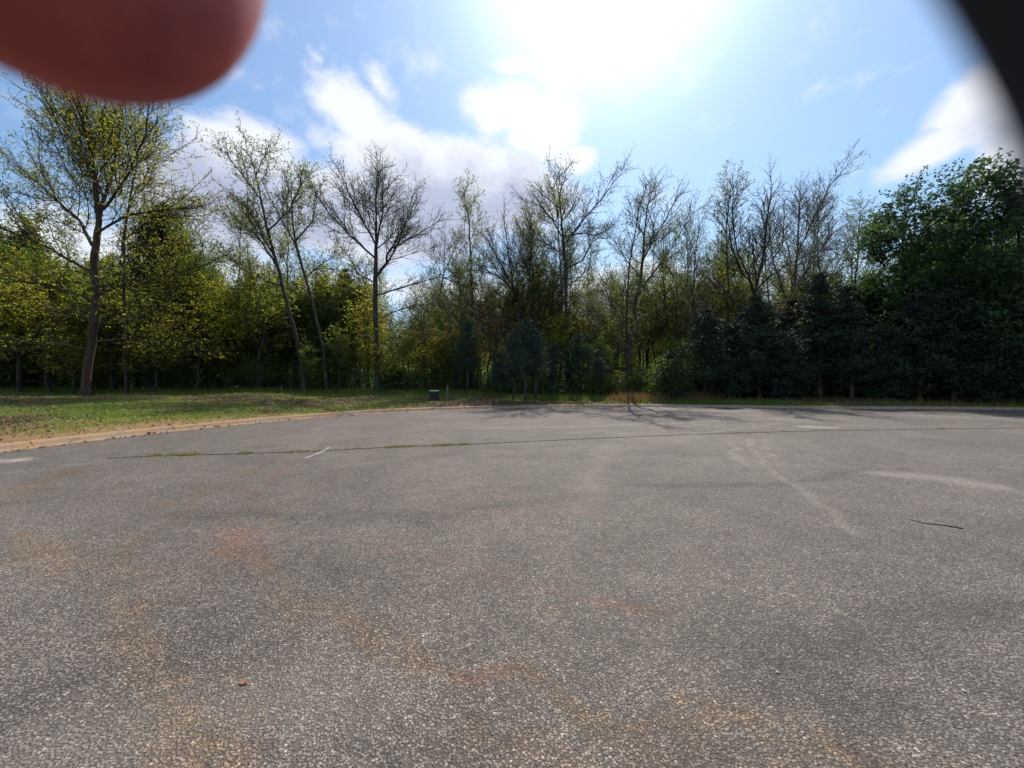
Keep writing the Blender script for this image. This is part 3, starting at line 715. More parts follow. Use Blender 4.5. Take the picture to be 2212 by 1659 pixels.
BARE = [proto(101, 17, [(0, 0, 12.5, 2.6, 2.6, 4.2), (.8, .5, 9, 2.2, 2.2, 2.5)], 1300, .62, .02, dk=.48, D=.4, leaf=.16, per=1.6, leafkind='tri'),
        proto(102, 15, [(0, 0, 11.2, 3.2, 3, 3.6), (-1, .4, 8, 2.4, 2.4, 2)], 1300, .5, -.03, dk=.48, D=.4, leaf=.16, per=1.4, leafkind='tri', bark=M_BARKP),
        proto(103, 18, [(0, 0, 14, 2.0, 2, 4), (.3, 0, 10, 1.6, 1.6, 3)], 1100, .7, .03, dk=.48, D=.4, leaf=.17, per=2.0, leafkind='tri', leafm=L_OAK),
        proto(104, 14, [(0, 0, 10, 2.4, 2.4, 3.8), (0, 0, 6, 1.8, 1.8, 2)], 1200, .6, .0, dk=.5, D=.4, leaf=.17, per=2.6, leafkind='tri', leafm=L_GRN)]
YOUNG = [proto(111, 9, [(0, 0, 6.2, 2.1, 2.1, 2.8), (.4, 0, 3.2, 1.9, 1.9, 1.6)], 900, .75, .03, dk=.42, D=.32, leaf=.2, per=3.2, flat=.6, leafm=L_OAK),
         proto(112, 8, [(0, 0, 5.2, 2.3, 2.3, 2.6), (0, .3, 2.6, 1.8, 1.8, 1.2)], 900, .7, -.04, dk=.42, D=.32, leaf=.18, per=3, flat=.6, leafm=L_YEL),
         proto(113, 11, [(0, 0, 7.6, 2.2, 2.2, 3.4), (0, 0, 4.0, 2.0, 2.0, 2.2)], 1100, .75, .0, dk=.45, D=.35, leaf=.19, per=3, flat=.5, leafm=L_GRN)]
DENSE = [proto(121, 13, [(0, 0, 8.6, 3.1, 3.1, 4.2), (.6, 0, 4.4, 2.9, 2.9, 2.8)], 2300, .7, .01, dk=.46, D=.38, leaf=.21, per=3.6, flat=.4, leafm=L_GRN, tw_len=.5, nl=26, from_f=.12, twigs=2),
         proto(122, 12, [(0, 0, 8, 3.4, 3.2, 3.6), (-.6, 0, 4.2, 2.9, 2.9, 2.6)], 2300, .65, -.02, dk=.46, D=.38, leaf=.21, per=3.4, flat=.4, leafm=L_YEL, tw_len=.5, nl=26, from_f=.12, twigs=2),
         proto(123, 13, [(0, 0, 8.4, 3.2, 3.2, 4.2), (.4, 0, 4.2, 2.9, 2.9, 2.8)], 2300, .7, .02, dk=.46, D=.38, leaf=.22, per=2.3, flat=.4, leafm=L_DRK, tw_len=.5, nl=26, from_f=.12, twigs=2)]
BUSH = [proto(131, 3.2, [(0, 0, 1.7, 1.4, 1.4, 1.5)], 500, .4, .05, dk=.26, D=.2, di=2, leaf=.13, per=3.4, flat=.6, leafm=L_GRN, rtip=.006, tw_len=.3, nlimb=0, flare=.2),
        proto(132, 2.4, [(0, 0, 1.2, 1.3, 1.3, 1.1)], 420, .4, -.05, dk=.26, D=.2, di=2, leaf=.12, per=3, flat=.5, leafm=L_DRK, rtip=.006, tw_len=.3, nlimb=0, flare=.2),
        proto(133, 4.2, [(0, 0, 2.4, 1.6, 1.6, 1.9)], 560, .5, .03, dk=.28, D=.22, di=2, leaf=.13, per=2.6, flat=.5, leafm=L_GRN, rtip=.006, tw_len=.35, nlimb=0, flare=.2),
        proto(134, 5.0, [(0, 0, 3.4, 1.6, 1.6, 1.4)], 300, .5, .03, dk=.35, D=.25, di=2, leaf=.11, per=1.5, flat=.3, leafm=L_RED, rtip=.006, tw_len=.35, nlimb=0, flare=.2)]
def conifer(seed, h, rad, base, mat, bark, nb=150, per=85, spray=.22, asp=.35, prof=.75, stems=1, lump=.25):
    rg = np.random.default_rng(seed)
    P0, P1, r0, r1 = [], [], [], []; LP = []
    for s in range(stems):
        ox, oy = (0, 0) if s == 0 else rg.normal(size=2) * .3
        zz = np.linspace(0, h * (1 - .08 * s), 12); lean = rg.normal(size=2) * .015
        tp = np.stack([ox + zz * lean[0], oy + zz * lean[1], zz], 1); tr_ = .018 * h * (1 - zz / h * .9) / (stems ** .4)
        P0.append(tp[:-1]); P1.append(tp[1:]); r0.append(tr_[:-1]); r1.append(tr_[1:])
        for b in range(nb // stems):
            f = rg.uniform(0, 1) ** .9; z = base + (h - base) * f
            L = rad * ((1 - f) ** prof) * rg.uniform(.3, 1.35) * (1 + lump * math.sin(f * 17 + seed) * rg.uniform(0, 1)) * min(1, .55 + f * 3) + .12
            a_ = rg.uniform(0, 6.283); dv = np.array([math.cos(a_), math.sin(a_), rg.uniform(.05, .6)]); dv /= np.linalg.norm(dv)
            o_ = np.array([ox + z * lean[0], oy + z * lean[1], z - .1]); e_ = o_ + dv * L
            P0.append(o_[None]); P1.append(e_[None]); r0.append([.012 + .01 * (1 - f)]); r1.append([.004])
            k = int(per * (.3 + L / rad)); u = rg.uniform(.15, 1.04, (k, 1)) ** .7
            LP.append(o_ + dv * L * u + rg.normal(size=(k, 3)) * (.11 + .12 * L * .4) * np.array([1, 1, .75]))
    P0 = np.concatenate(P0); P1 = np.concatenate(P1); r0 = np.concatenate(r0); r1 = np.concatenate(r1)
    big_ = r0 > .03; d = norm(P1 - P0)
    V1, Q1 = frusta(P0[big_], d[big_], r0[big_], P1[big_], d[big_], r1[big_], 6)
    V2, Q2 = frusta(P0[~big_], d[~big_], r0[~big_], P1[~big_], d[~big_], r1[~big_], 3)
    LP = np.concatenate(LP); V3, T3 = leaf_tris(LP, spray, rg, asp, .6)
    return [('trunk', mesh_from('trunk', V1, [Q1], bark, True)), ('branches', mesh_from('branches', V2, [Q2], bark, True)), ('foliage', mesh_from('foliage', V3, [T3], mat))]
CEDAR = [conifer(201, 7.5, 1.9, .5, L_CED, M_BARKR, 150, 120, .2, .3, .65, lump=.5), conifer(202, 6, 2.0, .35, L_CED, M_BARKR, 140, 120, .2, .3, .55, lump=.5),
         conifer(203, 9, 2.1, .6, L_CED, M_BARKR, 170, 120, .22, .3, .7, lump=.5)]
PINE = [conifer(211, 6.2, 1.3, 2.0, L_PIN, M_BARK, 110, 60, .22, .14, .55), conifer(212, 5.0, 1.2, 1.6, L_PIN, M_BARK, 100, 60, .22, .14, .5)]
TALLC = [conifer(221, 12.5, 2.3, 1.5, L_CED, M_BARK, 230, 110, .26, .35, .6)]

def place(name, parts, x, y, label, cat, group=None, s=1.0, sz=None, rz=None, sink=.05):
    rz = random.uniform(0, 6.28) if rz is None else rz
    return assemble(name, parts, (x, y, float(ground_z(x, y)) - sink), label, cat, group, rz, (s, s, sz or s))
def place_px(name, parts, px, Y, top_py, h, label, cat, group=None, wide=1.0):
    """stand a plant of model height h so that its top is as high as in the photo"""
    x = (px / 2.16 - 512) / F * Y; z = float(ground_z(x, Y)); top = EYE + (HOR - top_py / 2.16) / F * Y
    s = (top - z) / h
    return assemble(name, parts, (x, Y, z - .05), label, cat, group, random.uniform(0, 6.28), (s * wide, s * wide, s))

# cedars along the kerb on the right
ced = [(1450, 25.5, 760, 1, 'small dark cedar filling the gap right of the twin-trunked tree'),
       (1520, 25.8, 665, 0, 'dark pointed cedar, leftmost tall one of the right-hand row'),
       (1585, 26.0, 690, 1, 'rounded dark cedar right beside the leftmost pointed cedar'),
       (1640, 26.5, 640, 0, 'dark cedar hiding the foot of the low Y-forked tree'),
       (1700, 25.5, 730, 1, 'low broad cedar below the pale twin-stemmed bare tree'),
       (1770, 26, 590, 2, 'tall blue-black cedar left of the dense green trees'),
       (1840, 25, 640, 0, 'dark cedar in front of the leftmost dense green tree'),
       (1910, 24.5, 700, 1, 'low black-green cedar near the kerb under the leafy trees'),
       (1985, 24, 615, 0, 'black-green cedar between the two left leafy trees'),
       (2060, 23.5, 600, 2, 'biggest near-black cedar at the kerb toward the right edge'),
       (2140, 23, 610, 1, 'near-black cedar second from the right edge'),
       (2205, 22.5, 640, 0, 'near-black cedar cut off by the right edge')]
hs = {0: 7.5, 1: 6.0, 2: 9.0}
random.seed(21)
for i in range(22):
    px = 1480 + i * 40 + random.uniform(-12, 12); tp = float(np.interp(px, [1480, 1600, 1800, 1950, 2300], [730, 700, 640, 640, 620])) + random.uniform(-25, 30)
    place_px('cedar_tree', CEDAR[i % 3], px, 28.2 + random.uniform(-.6, 1.2) - max(px - 1900, 0) * .006, tp, hs[i % 3], 'dark cedar in the crowded second row behind the kerbside cedars', 'cedar', 'second row of dark cedars', wide=1.3)
for px, Y, tp, k, lab in ced: place_px('cedar_tree', CEDAR[k], px, Y, tp, hs[k], lab, 'cedar', 'dark cedars along the kerb', wide=1.15)
for px, Y, tp, k, lab in [(1110, 25.2, 715, 0, 'young pine with bare lower stem, leftmost of the close clump by the kerb'),
                          (1135, 24.6, 690, 1, 'young pine in the middle of the close clump by the kerb'),
                          (1158, 25.0, 705, 0, 'young pine at the right of the close clump by the kerb'),
                          (1080, 27, 760, 1, 'short blue-green pine left of the clump'), (1195, 27, 740, 0, 'blue-green pine at the foot of the pole-trunked tree'),
                          (1010, 29, 690, 0, 'slim dark pine behind the utility box'), (1250, 28.5, 720, 1, 'small pine right of the pole trunk'),
                          (1290, 27, 755, 1, 'small pine left of the twin-trunked tree')]:
    place_px('young_pine', PINE[k], px, Y, tp, (6.2, 5.0)[k], lab, 'pine', 'young pines by the kerb', wide=1.1)
for px, Y, tp, lab in [(345, 33, 440, 'tall dark evergreen rising behind the big left tree'), (745, 38, 580, 'dark evergreen behind the leaning twin trees'), (60, 34, 500, 'dark evergreen left of the big tree trunk')]:
    place_px('evergreen_tree', TALLC[0], px, Y, tp, 12.5, lab, 'evergreen tree', 'evergreens in the left wood')

# dense leafy wall of the left wood
for i, (px, Y, tp) in enumerate([(-60, 26, 480), (20, 30, 500), (110, 29, 540), (300, 31, 520), (400, 30, 555), (470, 31, 580), (540, 33, 600), (620, 33, 620), (350, 37, 500), (180, 36, 500), (60, 36, 470), (700, 33, 640), (-140, 30, 430), (440, 38, 540), (-30, 38, 480), (580, 40, 590)]):
    place_px('leafy_tree', DENSE[(0, 1, 0, 2)[i % 4]], px, Y, tp, 13.0, 'dense ' + ('green', 'yellow-green', 'green', 'dark green')[i % 4] + ' tree in the leafy wall ' + ('left of' if px < 190 else 'right of') + ' the big tree', 'tree', 'leafy trees of the left wood')
for i, (px, Y, tp) in enumerate(RIGHT_BACK):
    place_px('leafy_tree', DENSE[2], px, Y, tp, 13.0, 'dark green tree in the dense clump above the right-hand cedars', 'tree', 'dense trees above the right-hand cedars')
random.seed(5)
for i in range(80):
    px = random.uniform(-150, 1000) if i < 54 else random.uniform(1000, 1800)
    Y = random.uniform(28.5, 36)
    tp = random.uniform(590, 740) if px < 850 else random.uniform(660, 780)
    place_px('young_tree', YOUNG[i % 3], px, Y, tp, (9, 8, 11)[i % 3] * .98, 'young ' + ('green', 'sparse yellow-green', 'tall narrow green')[i % 3] + ' tree at the edge of the ' + ('left' if px < 500 else 'left-middle' if px < 1000 else 'middle') + ' wood', 'young tree', 'young trees in the understorey')
for i in range(150):
    px = random.uniform(-200, 2300); a_ = math.degrees(math.atan2(px / 2.16 - 512, F))
    dist = float(kerb_r(a_)) + KW + float(edge_depth(a_)) + random.uniform(.9, 6.5)
    Y = dist * math.cos(R(a_)); x = dist * math.sin(R(a_))
    k = (0, 1, 2, 0, 1, 2, 0, 2, 1, 2)[i % 10]
    if px > 1480 and random.random() < .8: continue
    if px < 1400 and random.random() < .3: continue
    place('shrub', BUSH[k], x, Y, ('fresh-green leafy', 'low dark-leaved', 'tall loose green')[k] + ' shrub at the wood foot ' + ('behind the left grass' if px < 850 else 'behind the young pines' if px < 1400 else 'under the right-hand cedars'), 'shrub', 'shrubs along the wood edge', random.uniform(.45, .9) if px < 1400 else random.uniform(.6, 1.05))
for px, Y, s in ((1030, 34, 1.15), (880, 34, 1.0), (1070, 30, .9), (1150, 33, 1.1)):
    place('russet_tree', BUSH[3], (px / 2.16 - 512) / F * Y, Y, 'small russet-leaved tree among the bare trees in the middle', 'small tree', 'russet trees in the middle of the wood', s * 1.5)
for px, Y, tp, k, lab in ((110, 25.5, 640, 1, 'yellow-green sapling just left of the big tree'), (40, 25, 590, 1, 'yellow-green sapling at the left edge of the grass'),
                          (330, 26, 700, 1, 'low yellow-green sapling right of the big tree'), (245, 27, 590, 0, 'yellow-green sapling close behind the slim reddish trunk'),
                          (420, 27.5, 640, 1, 'bright yellow-green sapling between the big tree and the leaning twins'), (160, 24.5, 720, 1, 'lowest yellow-green sapling behind the big trunk')):
    place_px('sapling', YOUNG[k], px, Y, tp, (9, 8, 11)[k], lab, 'young tree', 'saplings around the big tree', wide=1.35)
for px in [random.uniform(880, 1780) for _ in range(52)]:
    Y = random.uniform(36, 58); k = random.choice([2, 3, 3]); s = random.uniform(.75, 1.0)
    place('woodland_tree', BARE[k], (px / 2.16 - 512) / F * Y, Y, ('', '', 'tall slim half-leafed', 'slim green-leafed')[k] + ' tree deep in the middle wood', 'tree', 'thin trees deep in the wood', s)
for i in range(32):
    px = 985 + i * 28 + random.uniform(-14, 14); Y = random.uniform(32, 43); k = random.choice([0, 1, 2])
    place('woodland_tree', BARE[k], (px / 2.16 - 512) / F * Y, Y, ('grey-barked', 'pale-barked spreading', 'tall narrow')[k] + ' bare tree in the close row behind the pines and cedars', 'tree', 'thin trees deep in the wood', random.uniform(.8, .98))
# bare woods behind
cnt = 0
for i in range(205):
    Y = 33 + 46 * (random.random() ** 1.2)
    px = random.uniform(-350, 2500)
    x = (px / 2.16 - 512) / F * Y
    k = random.choice([0, 1, 2, 3, 3, 2])
    s = random.uniform(.85, 1.12)
    place('woodland_tree', BARE[k], x, Y, ('thin grey-barked bare', 'pale-barked spreading bare', 'tall slim half-leafed', 'slim green-leafed')[k] + ' tree deep in the ' + ('left' if px < 750 else 'middle' if px < 1500 else 'right') + ' wood', 'tree', 'thin trees deep in the wood', s, sz=s * random.uniform(.85, 1.1)); cnt += 1
for i in range(60):
    Y = random.uniform(38, 70); px = random.uniform(-300, 2450); x = (px / 2.16 - 512) / F * Y
    if 950 < px < 1750 or i % 2: place('young_tree', YOUNG[i % 3], x, Y, 'slim young ' + ('green', 'yellow-green', 'tall green')[i % 3] + ' tree deeper in the ' + ('left' if px < 900 else 'middle' if px < 1500 else 'right') + ' wood', 'young tree', 'young trees deeper in the wood', random.uniform(.7, 1.1))
    else: place('leafy_tree', DENSE[i % 2], x, Y, 'dense fresh-green tree in the leafy wall of the left wood' if px < 900 else 'dense green tree far back behind the right-hand cedars', 'tree', 'leafy trees of the left wood' if px < 900 else 'green trees far back on the right', random.uniform(.7, 1.0))

# brush: the tangle on the floor of the wood that no one could count
def scatter_woods(n, d0, d1, a0=-66, a1=62, rg=rng):
    a_ = rg.uniform(a0, a1, n); d_ = kerb_r(a_) + KW + np.maximum(edge_depth(a_) + d0 + (d1 - d0) * rg.random(n) ** 1.3, .12)
    x = d_ * np.sin(np.radians(a_)); y = d_ * np.cos(np.radians(a_)); return x, y
x, y = scatter_woods(1800, 1.5, 34); kk = (np.degrees(np.arctan2(x, y)) < 14) | (np.hypot(x, y) - kerb_r(np.degrees(np.arctan2(x, y))) > 6.5); x, y = x[kk], y[kk]; z = ground_z(x, y)
LPs = []; T0, T1 = [], []
for i in range(len(x)):
    hgt = rng.uniform(.8, 2.7); k = 44
    c_ = np.array([x[i], y[i], z[i] + hgt * .5])
    LPs.append(c_ + rng.normal(size=(k, 3)) * np.array([.8, .8, hgt * .27]))
    for q in range(4):
        dv = np.array([rng.normal() * .3, rng.normal() * .3, hgt]); T0.append([x[i] + rng.normal() * .2, y[i] + rng.normal() * .2, z[i]]); T1.append(np.array(T0[-1]) + dv)
LPs = np.concatenate(LPs); V1, Q1 = leaf_quads(LPs, .22, .4)
me = mesh_from('brush_leaves', V1, [Q1], L_DRK); o_ = tag(obj('brush', me), 'tangled dark leafy brush filling the shaded floor of the wood', 'brush', kind='stuff')
T0 = np.array(T0); T1 = np.array(T1); d = norm(T1 - T0)
V1, Q1 = frusta(T0, d, np.full(len(T0), .018), T1, d, np.full(len(T0), .006), 3)
me = mesh_from('brush_stems', V1, [Q1], M_BARK, True); b2 = obj('stems', me, o_); b2['kind'] = 'stuff'

n = 60000; a_ = rng.uniform(-68, 66, n); r_ = rng.uniform(75, 130, n); x = r_ * np.sin(np.radians(a_)); y = r_ * np.cos(np.radians(a_))
hh = 4 + 9 * fbm(a_ * 1.0, r_ * .05, .5, 77); z = ground_z(x, y) + hh * rng.random(n) ** .9
V1, Q1 = leaf_quads(np.stack([x, y, z], 1), 1.0, .2)
Q1 = Q1; tag(obj('distant_woods', mesh_from('distant_woods', V1, [Q1], L_GRN)), 'low green mass of the far side of the wood seen between trunks', 'woods', kind='stuff')

# ------------------------------------------------------------------ grass, weeds, litter
def blades(x, y, z, h, wd, rg, lean=.4):
    n = len(x); a_ = rg.uniform(0, 6.283, n); h = h * rg.uniform(.6, 1.3, n)
    b = np.stack([x, y, z], 1); s = np.stack([np.cos(a_), np.sin(a_), 0 * a_], 1) * (wd / 2)
    tip = b + np.stack([rg.normal(size=n) * lean * h, rg.normal(size=n) * lean * h, h], 1)
    return np.stack([b - s, b + s, tip], 1).reshape(-1, 3), np.arange(3 * n).reshape(n, 3)
n = 190000
a_ = rng.uniform(-60, 60, n); u = rng.random(n); e_ = edge_depth(a_); d_ = u * (e_ + 1.5)
keep = rng.random(n) < np.clip(e_ / 24, .15, 1)
a_, d_ = a_[keep], d_[keep]; r_ = kerb_r(a_) + KW + .03 + d_
x, y = r_ * np.sin(np.radians(a_)), r_ * np.cos(np.radians(a_))
cl = np.clip(1.25 - d_ / (2.7 * np.clip((-a_ - 22) / 25, .12, 1.3)) + (fbm(x, y, .9, 41) - .5) * 1.5, 0, 1)
br = np.clip((fbm(x, y, .33, 51) - .37) * 5, 0, 1) * np.clip(1.75 - d_ / np.maximum(edge_depth(a_), 1) * 1.7 + (fbm(x, y, .5, 55) - .5), 0, 1)
mu = np.clip(1.3 - np.hypot((x + 1.9) / 2.2, (y - 23.2) / 1.5), 0, 1)
dead = (rng.random(len(x)) < np.clip(br * 1.3 + np.clip((fbm(x, y, 1.3, 91) - .42) * 4, 0, .8) * (d_ < .8 * edge_depth(a_)), 0, .95)) & (rng.random(len(x)) > cl * .9)
V, T = blades(x[dead], y[dead], ground_z(x[dead], y[dead]) - .015, .05, .035, rng, .9)
tag(obj('dead_grass', mesh_from('dead_grass', V, [T], L_LIT)), 'flattened brown dead grass in patches across the verge', 'dead grass', kind='stuff')
keep = ~dead & (rng.random(len(x)) > cl * .95) & (rng.random(len(x)) > mu) & (rng.random(len(x)) < np.interp(a_, [-5, 0, 12, 16, 33, 38], [1, .35, .35, 1, 1, .12]))  # green thinned mid-verge and far right, so the darker ground imitates shade there
x, y, d_, a_ = x[keep], y[keep], d_[keep], a_[keep]
hh = np.where(d_ > edge_depth(a_) - 1.5, .16, .07)
V, T = blades(x, y, ground_z(x, y) - .015, hh, .035, rng)
tag(obj('grass', mesh_from('grass', V, [T], L_GRS)), 'short uneven green grass on the verge between kerb and wood', 'grass', kind='stuff')
# tall weeds at the wood edge
x, y = scatter_woods(16000, -.8, 2.5); wa_ = np.degrees(np.arctan2(x, y)); kk = rng.random(len(x)) < np.interp(wa_, [8, 16, 30, 36], [1, .4, .3, .1]); x, y = x[kk], y[kk]; V, T = blades(x, y, ground_z(x, y) - .02, .34, .04, rng, .35)  # fewer weeds toward the right, the thinning stands in for shade
tag(obj('tall_weeds', mesh_from('tall_weeds', V, [T], L_GRN)), 'ragged tall weeds where the verge meets the wood', 'weeds', kind='stuff')
# straw-coloured dry grass near the twin-trunked tree
n = 1500; cx = rng.choice([(8.2, 24.8), (9.8, 25.2), (11.8, 25.4), (7.2, 24.6), (13.0, 25.6)], n); x = cx[:, 0] + rng.normal(size=n) * .55; y = cx[:, 1] + rng.normal(size=n) * .35
V, T = blades(x, y, ground_z(x, y) - .02, .6, .03, rng, .3)
tag(obj('dry_grass', mesh_from('dry_grass', V, [T], L_DRY)), 'reddish straw-coloured dry grass at the foot of the twin-trunked tree', 'dry grass', kind='stuff')
# fallen leaves
n = 9000; a_ = rng.uniform(-62, 60, n); d_ = rng.random(n) * (edge_depth(a_) + 5); r_ = kerb_r(a_) + KW + d_
x, y = r_ * np.sin(np.radians(a_)), r_ * np.cos(np.radians(a_))
extra = 2600; x = np.concatenate([x, rng.normal(size=extra) * 1.1 - 1.9]); y = np.concatenate([y, rng.normal(size=extra) * .7 + 23.2])
P = np.stack([x, y, ground_z(x, y) + .005 + rng.random(len(x)) * .03], 1)
ga2 = rng.uniform(-58, 60, 700); gr2 = kerb_r(ga2) + rng.uniform(-.35, .3, 700) * rng.random(700) ** .5; P = np.concatenate([P, np.stack([gr2 * np.sin(np.radians(ga2)), gr2 * np.cos(np.radians(ga2)), np.full(700, .012)], 1)])
V, Q = leaf_quads(P, .10, .95, .7)
tag(obj('fallen_leaves', mesh_from('fallen_leaves', V, [Q], L_LIT)), 'brown dead leaves strewn on the verge and heaped by the utility box', 'fallen leaves', kind='stuff')

# ------------------------------------------------------------------ joint across the road, with weeds in it
m, t, o = newmat('open_joint'); gp = t.add('ShaderNodeNewGeometry').outputs['Position']
principled(t, o, t.mix(t.sm(t.noise(gp, 20, 3), .4, .6), (.025, .022, .018), (.07, .06, .045)), .95, .1); M_JOINT = m
jp = np.array([G2(*p) for p in ((230, 991), (330, 985), (500, 981), (660, 976), (800, 968), (1010, 960), (1225, 950), (1500, 938), (1800, 930), (2060, 926.5), (2300, 924))])
def along(pts, n):
    s = np.concatenate([[0], np.cumsum(np.linalg.norm(np.diff(pts, axis=0), axis=1))]); u = np.linspace(0, s[-1], n)
    return np.stack([np.interp(u, s, pts[:, 0]), np.interp(u, s, pts[:, 1])], 1)
def road_z(x, y): return .012 * (fbm(x, y, .35, 3) - .5) * np.minimum(np.hypot(x, y) / 6, 1)
def ribbon(name, pts, wid, mat, lift=.005, wob=0.0):
    tg = norm(np.gradient(pts, axis=0)); nr = np.stack([-tg[:, 1], tg[:, 0]], 1)
    c_ = pts + nr * (rng.normal(size=(len(pts), 1)) * wob); wv_ = wid * rng.uniform(.7, 1.3, (len(pts), 1))
    L_ = c_ + nr * wv_ / 2; R_ = c_ - nr * wv_ / 2
    V = np.concatenate([np.c_[L_, road_z(L_[:, 0], L_[:, 1]) + lift], np.c_[R_, road_z(R_[:, 0], R_[:, 1]) + lift]]); k = len(pts)
    Q = np.array([[i, i + k, i + k + 1, i + 1] for i in range(k - 1)])
    return mesh_from(name, V, [Q], mat)
jl = along(jp, 420)
tag(obj('road_joint', ribbon('road_joint', jl, .05, M_JOINT, .006, .008)), 'dark open seam crossing the asphalt parallel to the kerb', kind='structure')
# weeds: dense on the left third, sparse beyond
bx, by = [], []
for x0, x1, dens in ((325, 430, 1500), (515, 545, 350), (620, 700, 700), (760, 790, 120), (830, 1015, 2600), (1050, 1120, 60), (1580, 1640, 250), (1640, 1800, 260), (2000, 2080, 300), (1300, 1500, 60)):
    dens = int(dens * .16); pxs = rng.uniform(x0, x1, dens * 3); pxs = pxs[vn(pxs, pxs * 0, .09, 8) + rng.uniform(-.25, .25, len(pxs)) > .5]; pys = np.interp(pxs, [330, 500, 660, 800, 1010, 1225, 1500, 1800, 2060], [985, 981, 976, 968, 960, 950, 938, 930, 926.5])
    q = np.array([G2(a, b) for a, b in zip(pxs, pys)]); bx.append(q[:, 0]); by.append(q[:, 1])
bx = np.concatenate(bx); by = np.concatenate(by); by = by + rng.normal(size=len(by)) * .06
dr = rng.random(len(bx)) < .5
V, T = blades(bx[dr], by[dr], road_z(bx[dr], by[dr]), .05, .012, rng, .9)
tag(obj('dry_seam_weeds', mesh_from('dry_seam_weeds', V, [T], L_DRY)), 'withered tan tufts along the seam in the asphalt', 'weeds', kind='stuff')
bx, by = bx[~dr], by[~dr]; V, T = blades(bx, by, road_z(bx, by), .05, .014, rng, .9)
tag(obj('seam_weeds', mesh_from('seam_weeds', V, [T], L_GRS)), 'low grass sprouting from the seam in the asphalt', 'weeds', kind='stuff')
# worn stroke of white paint
m, t, o = newmat('worn_white_paint'); gp = t.add('ShaderNodeNewGeometry').outputs['Position']
nn = t.noise(gp, 45, 4, .7); principled(t, o, t.mix(t.sm(nn, .42, .62), (.17, .16, .155), (.45, .44, .42)), .7, .3)
tag(obj('paint_stroke', ribbon('paint_stroke', along(np.array([G2(658, 991), G2(690, 979), G2(713, 967)]), 8), .07, m, .009)), 'short worn white paint stroke crossing the weedy seam', kind='structure')

# fallen twig and loose bits on the road
def bar(name, pts, r0_, r1_, mat, parent=None):
    pts = np.array(pts, float); n_ = len(pts); d = norm(np.gradient(pts, axis=0)); rr_ = np.linspace(r0_, r1_, n_)
    V, Q = frusta(pts[:-1], d[:-1], rr_[:-1], pts[1:], d[1:], rr_[1:], 6); return obj(name, mesh_from(name, V, [Q], mat, True), parent)
def road_pts(l, z): return [(*(G2(*p)), z) for p in l]
tw = bar('fallen_twig', road_pts([(1965, 1124), (2000, 1132), (2040, 1136), (2080, 1143)], .008), .003, .0065, M_BARK)
tag(tw, 'thin dark twig lying on the asphalt at the right', 'twig')
g_ = G2(1735, 1049); m, t, o = newmat('dark_stone'); principled(t, o, (.05, .045, .04), .8)
tw2 = bar('fallen_twig', road_pts([(1715, 903.5), (1728, 904), (1739, 904)], .014), .014, .01, M_BARK); tag(tw2, 'short dark stick near the far kerb', 'twig')
def pebble(rad, seed, mat, name):
    rg = np.random.default_rng(seed); V = []; N1, N2 = 5, 7
    for i in range(N1 + 1):
        for j in range(N2):
            th = math.pi * i / N1; ph = 2 * math.pi * j / N2; k = rad * rg.uniform(.8, 1.15) if 0 < i < N1 else rad
            V.append((k * math.sin(th) * math.cos(ph) * 1.2, k * math.sin(th) * math.sin(ph), k * math.cos(th) * .6 + rad * .5))
    Q = [[i * N2 + j, (i + 1) * N2 + j, (i + 1) * N2 + (j + 1) % N2, i * N2 + (j + 1) % N2] for i in range(N1) for j in range(N2)]
    return mesh_from(name, V, [np.array(Q)], mat, False)
m, t, o = newmat('pale_stone'); gp = t.add('ShaderNodeNewGeometry').outputs['Position']
principled(t, o, t.mix(t.noise(gp, 200, 3), (.35, .33, .3), (.6, .58, .53)), .8)
M_PALE = m
for px, py, lab, rad in ((835, 1208, 'bright white pebble on the asphalt left of centre', .009), (1680, 1454, 'pale pebble on the asphalt right of centre', .01),
                         (1830, 1420, 'pale pebble on the asphalt toward the right', .008), (2082, 1494, 'largest pale pebble near the lower right corner', .011)):
    g_ = G2(px, py); rad *= .75; o_ = obj('pebble', pebble(rad, px, M_PALE, 'pebble'), None, (g_[0], g_[1], .002)); o_.rotation_euler[2] = px; tag(o_, lab, 'pebble', 'loose pebbles on the asphalt')
# dry leaf: curled
g_ = G2(527, 1476); V = []; Q = []
for i in range(7):
    s = i / 6; wd_ = .022 * math.sin(math.pi * min(s * .93 + .05, 1)) ** .8
    for j in (-1, 0, 1): V.append((s * .045 - .022, j * wd_ * .75, .002 + .004 * (s - .5) ** 2 * 4 + abs(j) * .003))
Q = [[i * 3 + j, (i + 1) * 3 + j, (i + 1) * 3 + j + 1, i * 3 + j + 1] for i in range(6) for j in range(2)]
m, t, o = newmat('dry_brown_leaf'); gp = t.add('ShaderNodeNewGeometry').outputs['Position']; principled(t, o, t.mix(t.noise(gp, 150, 3), (.16, .07, .04), (.3, .14, .07)), .7)
o_ = obj('dead_leaf', mesh_from('dead_leaf', V, [np.array(Q)], m, True), None, (g_[0], g_[1], .003)); tag(o_, 'single curled brown leaf on the asphalt at lower left', 'leaf')

